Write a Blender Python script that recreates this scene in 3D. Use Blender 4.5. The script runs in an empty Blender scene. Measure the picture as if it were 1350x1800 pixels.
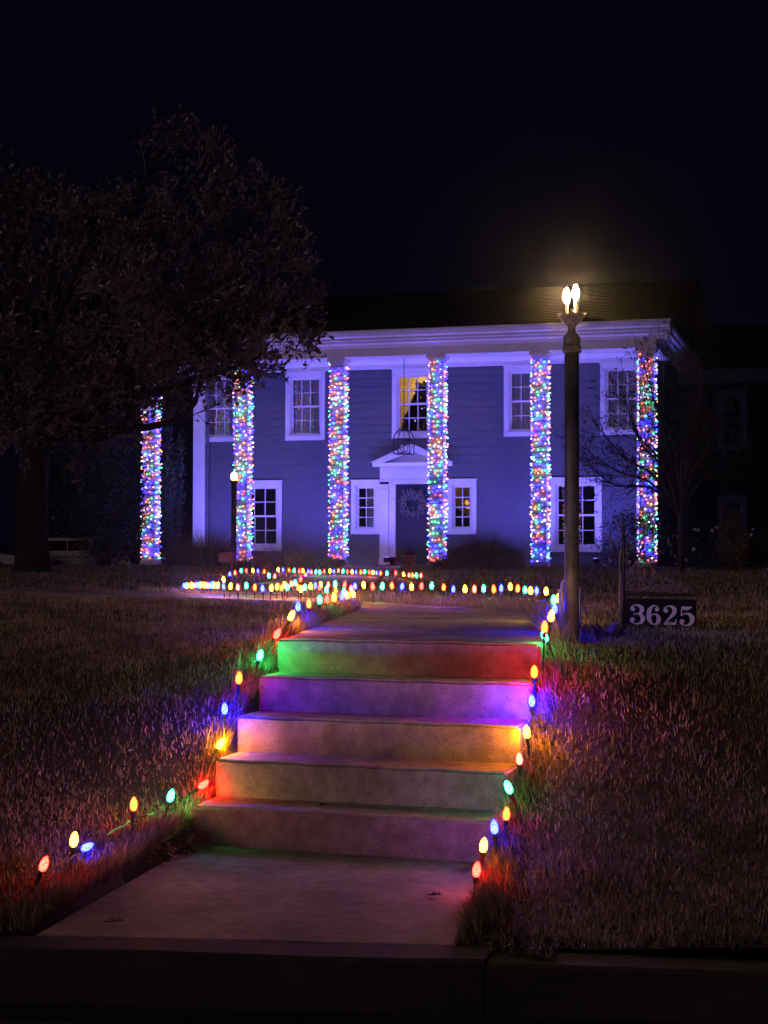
import bpy, bmesh, math, random
import numpy as np
from mathutils import Vector, Matrix

sc = bpy.context.scene
COL = sc.collection
R = math.radians
rnd = random.Random(7)

# ------------------------------------------------------------------ camera
EYE = Vector((0.0, 0.0, 1.327))
yaw, pitch, roll = R(16.3), math.atan(60 / 2704), R(0.15)
fw = Vector((-math.sin(yaw) * math.cos(pitch), math.cos(yaw) * math.cos(pitch), math.sin(pitch)))
rt0 = Vector((math.cos(yaw), math.sin(yaw), 0)); up0 = rt0.cross(fw)
rt = rt0 * math.cos(roll) + up0 * math.sin(roll); up = up0 * math.cos(roll) - rt0 * math.sin(roll)
cd = bpy.data.cameras.new('camera')
cd.sensor_fit = 'VERTICAL'; cd.sensor_height = 36.0; cd.sensor_width = 27.0
cd.lens = 2704 / 1800 * 36.0
cd.clip_start = 0.05; cd.clip_end = 1000
cam = bpy.data.objects.new('camera', cd); COL.objects.link(cam)
cam.matrix_world = Matrix(((rt.x, up.x, -fw.x, EYE.x), (rt.y, up.y, -fw.y, EYE.y), (rt.z, up.z, -fw.z, EYE.z), (0, 0, 0, 1)))
sc.camera = cam

# ------------------------------------------------------------------ night sky
w = bpy.data.worlds.new('World'); sc.world = w; w.use_nodes = True
bg = w.node_tree.nodes['Background']
bg.inputs[0].default_value = (0.22, 0.22, 1.0, 1); bg.inputs[1].default_value = 0.0036

# faint street glow from behind the camera (stands for the one sun lamp)
sd = bpy.data.lights.new('street_glow', 'SUN'); sd.energy = 0.20; sd.angle = R(12); sd.color = (1.0, 0.70, 0.84)
so = bpy.data.objects.new('street_glow', sd); COL.objects.link(so)
so.rotation_euler = Vector((0.45, 0.78, -0.25)).to_track_quat('-Z', 'Y').to_euler()

sc.view_settings.view_transform = 'Standard'; sc.view_settings.look = 'None'
sc.view_settings.exposure = 0; sc.view_settings.gamma = 1; sc.view_settings.use_curve_mapping = False
sc.render.engine = 'CYCLES'
cy = sc.cycles
cy.use_denoising = True; cy.max_bounces = 6; cy.diffuse_bounces = 3; cy.glossy_bounces = 3
cy.transparent_max_bounces = 12; cy.transmission_bounces = 3
cy.sample_clamp_indirect = 4; cy.caustics_reflective = False; cy.caustics_refractive = False
cy.use_light_tree = True

# ------------------------------------------------------------------ materials
def mat(name, color, rough=0.6, metal=0.0, var=0.0, scale=8.0, bump=0.0, bscale=60.0, spec=0.5, color2=None, detail=5, obj_co=False):
    m = bpy.data.materials.new(name); m.use_nodes = True
    nt = m.node_tree; b = nt.nodes['Principled BSDF']
    b.inputs['Base Color'].default_value = (*color, 1); b.inputs['Roughness'].default_value = rough
    b.inputs['Metallic'].default_value = metal; b.inputs['Specular IOR Level'].default_value = spec
    tc = nt.nodes.new('ShaderNodeTexCoord')
    g = nt.nodes.new('ShaderNodeNewGeometry')
    co = tc.outputs['Object'] if obj_co else g.outputs['Position']
    if var > 0 or color2:
        n = nt.nodes.new('ShaderNodeTexNoise'); n.inputs['Scale'].default_value = scale; n.inputs['Detail'].default_value = detail
        nt.links.new(co, n.inputs['Vector'])
        mr = nt.nodes.new('ShaderNodeMapRange'); mr.inputs[1].default_value = 0.3; mr.inputs[2].default_value = 0.7
        nt.links.new(n.outputs['Fac'], mr.inputs[0])
        mx = nt.nodes.new('ShaderNodeMix'); mx.data_type = 'RGBA'
        c2 = color2 or tuple(c * (1 - var) for c in color)
        c1 = color if color2 else tuple(min(1, c * (1 + var * 0.6)) for c in color)
        mx.inputs[6].default_value = (*c2, 1); mx.inputs[7].default_value = (*c1, 1)
        nt.links.new(mr.outputs[0], mx.inputs[0]); nt.links.new(mx.outputs[2], b.inputs['Base Color'])
    if bump > 0:
        n2 = nt.nodes.new('ShaderNodeTexNoise'); n2.inputs['Scale'].default_value = bscale; n2.inputs['Detail'].default_value = 6
        nt.links.new(co, n2.inputs['Vector'])
        bp = nt.nodes.new('ShaderNodeBump'); bp.inputs['Strength'].default_value = bump; bp.inputs['Distance'].default_value = 0.01
        nt.links.new(n2.outputs['Fac'], bp.inputs['Height']); nt.links.new(bp.outputs[0], b.inputs['Normal'])
    return m

def emit(name, color, strength, vor=0.0, vscale=30.0, low=None):
    m = bpy.data.materials.new(name); m.use_nodes = True
    nt = m.node_tree; nt.nodes.remove(nt.nodes['Principled BSDF'])
    e = nt.nodes.new('ShaderNodeEmission'); out = nt.nodes['Material Output']
    e.inputs[0].default_value = (*color, 1); e.inputs[1].default_value = strength
    if vor > 0:
        tc = nt.nodes.new('ShaderNodeTexCoord'); v = nt.nodes.new('ShaderNodeTexVoronoi'); v.inputs['Scale'].default_value = vscale
        nt.links.new(tc.outputs['Object'], v.inputs['Vector'])
        mr = nt.nodes.new('ShaderNodeMapRange'); mr.inputs[1].default_value = 0.1; mr.inputs[2].default_value = 0.6
        nt.links.new(v.outputs['Distance'], mr.inputs[0])
        mx = nt.nodes.new('ShaderNodeMix'); mx.data_type = 'RGBA'
        mx.inputs[6].default_value = (*(low or color), 1); mx.inputs[7].default_value = (*color, 1)
        nt.links.new(mr.outputs[0], mx.inputs[0]); nt.links.new(mx.outputs[2], e.inputs[0])
    nt.links.new(e.outputs[0], out.inputs[0])
    return m

def concrete(name, base):
    m = mat(name, base, 0.85, var=0.0, bump=0.35, bscale=160)
    nt = m.node_tree; b = nt.nodes['Principled BSDF']; g = nt.nodes.new('ShaderNodeNewGeometry')
    def noise(sc_, det, lo, hi):
        n = nt.nodes.new('ShaderNodeTexNoise'); n.inputs['Scale'].default_value = sc_; n.inputs['Detail'].default_value = det
        nt.links.new(g.outputs['Position'], n.inputs['Vector'])
        r_ = nt.nodes.new('ShaderNodeMapRange'); r_.inputs[1].default_value = 0.32; r_.inputs[2].default_value = 0.68
        r_.inputs[3].default_value = lo; r_.inputs[4].default_value = hi
        nt.links.new(n.outputs['Fac'], r_.inputs[0]); return r_.outputs[0]
    a, c, d = noise(2.6, 7, 0.55, 1.15), noise(17, 6, 0.72, 1.15), noise(170, 3, 0.68, 1.22)
    m1 = nt.nodes.new('ShaderNodeMath'); m1.operation = 'MULTIPLY'; nt.links.new(a, m1.inputs[0]); nt.links.new(c, m1.inputs[1])
    m2 = nt.nodes.new('ShaderNodeMath'); m2.operation = 'MULTIPLY'; nt.links.new(m1.outputs[0], m2.inputs[0]); nt.links.new(d, m2.inputs[1])
    mx = nt.nodes.new('ShaderNodeVectorMath'); mx.operation = 'SCALE'; mx.inputs[0].default_value = base
    nt.links.new(m2.outputs[0], mx.inputs[3]); nt.links.new(mx.outputs[0], b.inputs['Base Color'])
    return m

M = {}
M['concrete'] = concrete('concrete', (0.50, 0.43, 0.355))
M['dark_concrete'] = concrete('dark_concrete', (0.35, 0.27, 0.20))  # same concrete in a darker tone, for the approach slab
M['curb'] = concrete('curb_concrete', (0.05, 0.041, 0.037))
M['asphalt'] = mat('asphalt', (0.05, 0.048, 0.046), 0.9, var=0.35, scale=60, bump=0.6, bscale=180)
M['soil'] = mat('lawn_thatch', (0.085, 0.068, 0.045), 0.95, scale=1.6, color2=(0.05, 0.044, 0.028), bump=0.8, bscale=90)
M['white'] = mat('white_paint', (0.78, 0.77, 0.76), 0.5, var=0.08, scale=3)
M['unlit_trim'] = mat('unlit_trim', (0.22, 0.22, 0.26), 0.6)  # white trim, its lack of light put into a darker colour
M['siding'] = mat('grey_siding', (0.108, 0.114, 0.142), 0.6, var=0.12, scale=5, bump=0.08, bscale=40)
M['roof'] = mat('roof_shingle', (0.007, 0.007, 0.008), 0.95, spec=0.0, var=0.3, scale=12, bump=0.4, bscale=30)
M['dark_room'] = mat('dark_room', (0.02, 0.02, 0.025), 0.9)
M['cream'] = mat('cream_wall', (0.72, 0.58, 0.26), 0.8)
M['curtain'] = mat('sheer_curtain', (0.8, 0.8, 0.82), 0.9, var=0.15, scale=10)
M['door'] = mat('dark_door', (0.026, 0.025, 0.034), 0.5, spec=0.25)
M['brass'] = mat('brass', (0.5, 0.38, 0.16), 0.35, 1.0)
M['iron'] = mat('black_iron', (0.018, 0.017, 0.018), 0.45, 0.3)
M['pole'] = mat('weathered_pole', (0.26, 0.26, 0.28), 0.5, 0.3, scale=9, color2=(0.08, 0.066, 0.06), bump=0.3, bscale=40)
M['cup'] = mat('cup_paint', (0.30, 0.26, 0.26), 0.6, var=0.2, scale=30)
M['socket'] = mat('green_socket', (0.012, 0.03, 0.014), 0.5)
M['wire'] = mat('green_wire', (0.02, 0.05, 0.025), 0.35)
M['bark'] = mat('bark', (0.026, 0.021, 0.02), 0.9, var=0.4, scale=14, bump=0.8, bscale=30)
M['twig_pale'] = mat('pale_twig', (0.20, 0.16, 0.14), 0.7, var=.3, scale=9)
M['twig'] = mat('twig', (0.06, 0.05, 0.05), 0.8, var=0.3, scale=10)
M['leaf_tree'] = mat('tree_leaf', (0.34, 0.27, 0.26), 0.30, scale=2.2, color2=(0.10, 0.085, 0.08))
M['leaf_dark'] = mat('evergreen_leaf', (0.035, 0.05, 0.028), 0.45, var=0.4, scale=3)
M['leaf_yellow_lit'] = mat('yellow_lit_leaf', (0.30, 0.2, 0.04), 0.6, scale=5, color2=(0.06, 0.06, 0.02))  # yellow light on the leaves, put into their colour
M['leaf_red'] = mat('red_leaf', (0.09, 0.012, 0.016), 0.5, var=0.3)
M['dead_leaf'] = mat('dead_leaf', (0.24, 0.14, 0.07), 0.7, scale=9, color2=(0.12, 0.07, 0.04))
M['wreath'] = mat('dried_wreath', (0.20, 0.17, 0.15), 0.7, var=.4, scale=14)
M['petal'] = mat('white_petal', (0.75, 0.75, 0.75), 0.6)
M['bush'] = mat('bush_twigs', (0.34, 0.28, 0.22), 0.8, scale=7, color2=(0.13, 0.12, 0.09))
M['pot'] = mat('terracotta', (0.45, 0.2, 0.16), 0.75, var=0.15)
M['brick'] = mat('porch_brick', (0.22, 0.07, 0.05), 0.85, var=0.4, scale=9, bump=0.3, bscale=60)
M['white_plastic'] = mat('white_plastic', (0.7, 0.68, 0.68), 0.4)
M['pink'] = mat('pink_lit_box', (0.75, 0.22, 0.32), 0.5)  # pink light falling on the small box, put into its colour
M['sign_face'] = mat('sign_black', (0.012, 0.01, 0.012), 0.35)
M['digit'] = mat('sign_digit', (0.85, 0.74, 0.83), 0.35)
M['van_paint'] = mat('beige_car_paint', (0.26, 0.23, 0.18), 0.3, 0.2)
M['chrome'] = mat('chrome', (0.7, 0.68, 0.6), 0.15, 1.0)
M['tyre'] = mat('tyre', (0.015, 0.015, 0.015), 0.8)
M['car_glass'] = mat('car_glass', (0.006, 0.006, 0.008), 0.08)
M['taillight'] = mat('taillight', (0.25, 0.01, 0.01), 0.2)
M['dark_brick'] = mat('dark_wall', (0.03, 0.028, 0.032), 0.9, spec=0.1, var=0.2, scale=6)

g_ = bpy.data.materials.new('window_glass'); g_.use_nodes = True
nt = g_.node_tree; nt.nodes.remove(nt.nodes['Principled BSDF'])
tr = nt.nodes.new('ShaderNodeBsdfTransparent'); gl = nt.nodes.new('ShaderNodeBsdfGlossy'); gl.inputs['Roughness'].default_value = 0.015
fr = nt.nodes.new('ShaderNodeFresnel'); fr.inputs['IOR'].default_value = 1.75; ms = nt.nodes.new('ShaderNodeMixShader')
nt.links.new(fr.outputs[0], ms.inputs[0]); nt.links.new(tr.outputs[0], ms.inputs[1]); nt.links.new(gl.outputs[0], ms.inputs[2])
nt.links.new(ms.outputs[0], nt.nodes['Material Output'].inputs[0]); M['glass'] = g_

# grass: colour differs from blade to blade
gm = mat('grass_blade', (0.16, 0.12, 0.065), 0.6, spec=0.3); nt = gm.node_tree; b = nt.nodes['Principled BSDF']
at_ = nt.nodes.new('ShaderNodeAttribute'); at_.attribute_name = 'tone'
ra = nt.nodes.new('ShaderNodeValToRGB'); ra.color_ramp.elements[0].color = (0.07, 0.075, 0.035, 1); ra.color_ramp.elements[1].color = (0.52, 0.40, 0.27, 1)
e_ = ra.color_ramp.elements.new(0.5); e_.color = (0.25, 0.20, 0.125, 1)
nt.links.new(at_.outputs['Fac'], ra.inputs[0]); nt.links.new(ra.outputs[0], b.inputs['Base Color']); M['grass'] = gm

# path bulbs: saturated light, pale hot core
K = 1.6
# colour: (what the bulb casts, strength, hot core as the eye or lens sees it)
CAST = {'red': ((1.0, 0.0, 0.0), 115, (1, .40, .22)), 'orange': ((1.0, 0.012, 0.0), 125, (1, .74, .12)), 'yellow': ((1.0, 0.25, 0.0), 150, (1, 1, .42)),
        'green': ((0.0, 1.0, 0.17), 120, (.50, 1, 1)), 'blue': ((0.0, 0.0, 1.0), 330, (.42, .62, 1)), 'pink': ((1.0, 0.03, 0.015), 45, (1, .62, .45))}
PATH = {}
for c, (rgb, s, core) in CAST.items():
    for suf, f_ in (('', 1.0), ('_hot', 1.7), ('_half', .5), ('_dim', .3)):
        s2 = s * f_ * K; rgb2 = tuple(max(a_, q_ * 1.75 / s2) for a_, q_ in zip(rgb, core)); low = tuple(max(a_, q_ * .22 / s2) for a_, q_ in zip(rgb, core))
        PATH[c + suf] = rgb2; M['bulb_' + c + suf] = emit('path_bulb_' + c + suf, rgb2, s2, 1.0, 95, low)
# column string bulbs
STR = {'red': (4.4, 0.62, 0.45), 'green': (0.36, 4.2, 1.7), 'blue': (0.36, 0.26, 15.0), 'orange': (4.2, 1.5, 0.5), 'pink': (2.7, 2.2, 5.2)}
for c, rgb in STR.items():
    M['mini_' + c] = emit('string_bulb_' + c, rgb, 1.45)
M['candle'] = emit('candle_bulb', (1.0, 0.60, 0.26), 950)
M['globe'] = emit('lamp_globe', (1.0, 0.45, 0.10), 14)
M['flood_glass'] = emit('flood_glass', (0.3, 0.2, 1.0), 6)

# ------------------------------------------------------------------ mesh helpers
def wloc(o):
    v = Vector((0, 0, 0))
    while o is not None:
        v += o.location; o = o.parent
    return v

class MB:
    def __init__(self): self.v = []; self.f = []; self.m = []
    def add(self, vs, fs, mi=0):
        n = len(self.v); self.v += [tuple(p) for p in vs]; self.f += [tuple(i + n for i in f) for f in fs]; self.m += [mi] * len(fs); return self
    def box(self, a, b, mi=0):
        x0, y0, z0 = (min(p, q) for p, q in zip(a, b)); x1, y1, z1 = (max(p, q) for p, q in zip(a, b))
        vs = [(x0, y0, z0), (x1, y0, z0), (x1, y1, z0), (x0, y1, z0), (x0, y0, z1), (x1, y0, z1), (x1, y1, z1), (x0, y1, z1)]
        return self.add(vs, [(0, 3, 2, 1), (4, 5, 6, 7), (0, 1, 5, 4), (1, 2, 6, 5), (2, 3, 7, 6), (3, 0, 4, 7)], mi)
    def prism(self, pts, axis, a, b, mi=0):
        """polygon pts in the plane across axis, swept from a to b along it"""
        def P(p, t): return (t, p[0], p[1]) if axis == 'x' else ((p[0], t, p[1]) if axis == 'y' else (p[0], p[1], t))
        n = len(pts); vs = [P(p, a) for p in pts] + [P(p, b) for p in pts]
        fs = [tuple(range(n)), tuple(reversed(range(n, 2 * n)))] + [(i, i + n, (i + 1) % n + n, (i + 1) % n) for i in range(n)]
        return self.add(vs, fs, mi)
    def lathe(self, prof, seg, c=(0, 0, 0), mi=0, jit=None):
        vs = []; fs = []
        for j, (r, z) in enumerate(prof):
            for i in range(seg):
                a = 2 * math.pi * i / seg; rr, zz = (r, z) if jit is None else jit(r, z, a, j)
                vs.append((c[0] + rr * math.cos(a), c[1] + rr * math.sin(a), c[2] + zz))
        for j in range(len(prof) - 1):
            for i in range(seg):
                k = (i + 1) % seg; fs.append((j * seg + i, j * seg + k, (j + 1) * seg + k, (j + 1) * seg + i))
        fs.append(tuple(reversed(range(seg)))); fs.append(tuple(range((len(prof) - 1) * seg, len(prof) * seg)))
        return self.add(vs, fs, mi)
    def tube(self, pts, r, seg=6, mi=0, r1=None):
        pts = [Vector(p) for p in pts]; n = len(pts); vs = []; fs = []
        for i, p in enumerate(pts):
            t = (pts[min(i + 1, n - 1)] - pts[max(i - 1, 0)])
            t = t.normalized() if t.length > 1e-9 else Vector((0, 0, 1))
            s = t.cross(Vector((0.13, 0.31, 0.94)) if abs(t.z) < 0.9 else Vector((1, 0.1, 0))).normalized(); q = t.cross(s)
            rr = r if r1 is None else r + (r1 - r) * i / max(1, n - 1)
            for k in range(seg):
                a = 2 * math.pi * k / seg; vs.append(p + s * (rr * math.cos(a)) + q * (rr * math.sin(a)))
        for i in range(n - 1):
            for k in range(seg):
                l = (k + 1) % seg; fs.append((i * seg + k, i * seg + l, (i + 1) * seg + l, (i + 1) * seg + k))
        fs.append(tuple(reversed(range(seg)))); fs.append(tuple(range((n - 1) * seg, n * seg)))
        return self.add(vs, fs, mi)
    def build(self, name, mats, parent=None, smooth=False, local=False):
        """local=False: the points are world points"""
        me = bpy.data.meshes.new(name)
        off = Vector((0, 0, 0)) if (parent is None or local) else wloc(parent)
        me.from_pydata([(p[0] - off.x, p[1] - off.y, p[2] - off.z) for p in self.v], [], self.f)
        for m in (mats if isinstance(mats, (list, tuple)) else [mats]): me.materials.append(m)
        me.polygons.foreach_set('material_index', self.m)
        if smooth: me.polygons.foreach_set('use_smooth', [True] * len(self.f))
        me.update()
        o = bpy.data.objects.new(name, me); COL.objects.link(o); o.parent = parent
        return o

def npmesh(name, V, F, mats, parent=None, attr=None, local=False):
    """V (n,3) world points, F (m,3) triangles"""
    me = bpy.data.meshes.new(name)
    off = np.zeros(3) if (parent is None or local) else np.array(wloc(parent))
    V = (np.asarray(V, dtype=np.float64) - off).astype(np.float32); F = np.asarray(F, dtype=np.int32)
    me.vertices.add(len(V)); me.vertices.foreach_set('co', V.ravel())
    me.loops.add(F.size); me.loops.foreach_set('vertex_index', F.ravel())
    me.polygons.add(len(F)); me.polygons.foreach_set('loop_start', np.arange(0, F.size, 3, dtype=np.int32))
    if attr is not None:
        a = me.attributes.new('tone', 'FLOAT', 'POINT'); a.data.foreach_set('value', attr.astype(np.float32))
    me.materials.append(mats); me.update(calc_edges=True)
    o = bpy.data.objects.new(name, me); COL.objects.link(o); o.parent = parent
    return o

def tag(o, label=None, cat=None, group=None, kind=None):
    if label: o['label'] = label
    if cat: o['category'] = cat
    if group: o['group'] = group
    if kind: o['kind'] = kind
    return o
def thing(name, loc, label, cat, group=None):
    o = bpy.data.objects.new(name, None); o.empty_display_size = 0.1; COL.objects.link(o); o.location = loc
    return tag(o, label, cat, group)

def smooth_path(pts, n=8):
    pts = [Vector(p) for p in pts]; out = []
    for i in range(len(pts) - 1):
        p0, p1, p2, p3 = pts[max(i - 1, 0)], pts[i], pts[i + 1], pts[min(i + 2, len(pts) - 1)]
        for k in range(n):
            t = k / n
            out.append(0.5 * ((2 * p1) + (p2 - p0) * t + (2 * p0 - 5 * p1 + 4 * p2 - p3) * t * t + (3 * p1 - p0 - 3 * p2 + p3) * t ** 3))
    out.append(pts[-1]); return out

def leaves(P, D, size, wid=0.42, rng=None, fold=0.25):
    """rhombic folded leaves: base points P, axis directions D, lengths size -> V,F"""
    n = len(P); D = D / (np.linalg.norm(D, axis=1, keepdims=True) + 1e-9)
    q = rng.normal(size=(n, 3)); S = np.cross(D, q); S /= (np.linalg.norm(S, axis=1, keepdims=True) + 1e-9)
    N = np.cross(S, D); s = size[:, None]
    mid = P + D * s * 0.5
    V = np.stack([P, mid + S * s * wid * 0.5 + N * s * fold * 0.3, P + D * s + N * s * fold * 0.15, mid - S * s * wid * 0.5 + N * s * fold * 0.3], 1).reshape(-1, 3)
    b = np.arange(n)[:, None] * 4
    F = np.concatenate([b + np.array([[0, 1, 2]]), b + np.array([[0, 2, 3]])], 1).reshape(-1, 3)
    return V, F

def blades(P, H, W, lean, rng, tone):
    """bent grass blades: roots P, lengths H, widths W, lean vectors (n,2) -> V,F,attr"""
    n = len(P); a = rng.uniform(0, 2 * np.pi, n); sx = np.stack([np.cos(a), np.sin(a), np.zeros(n)], 1) * W[:, None] * 0.5
    L = np.concatenate([lean, np.zeros((n, 1))], 1); upv = np.array([0, 0, 1.0])
    lm = np.clip(np.linalg.norm(lean, axis=1), 0, 0.95)[:, None]
    m1 = P + (upv * (1 - 0.15 * lm) * 0.5 + L * 0.30) * H[:, None]
    tip = P + (upv * np.sqrt(np.clip(1 - lm ** 2, 0.05, 1)) + L * 1.0) * H[:, None]
    V = np.stack([P - sx, P + sx, m1 + sx * 0.8, m1 - sx * 0.8, tip], 1).reshape(-1, 3)
    b = np.arange(n)[:, None] * 5
    F = np.concatenate([b + np.array([[0, 1, 2]]), b + np.array([[0, 2, 3]]), b + np.array([[3, 2, 4]])], 1).reshape(-1, 3)
    return V, F, np.repeat(tone, 5)

FLOOD = 480
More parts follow.
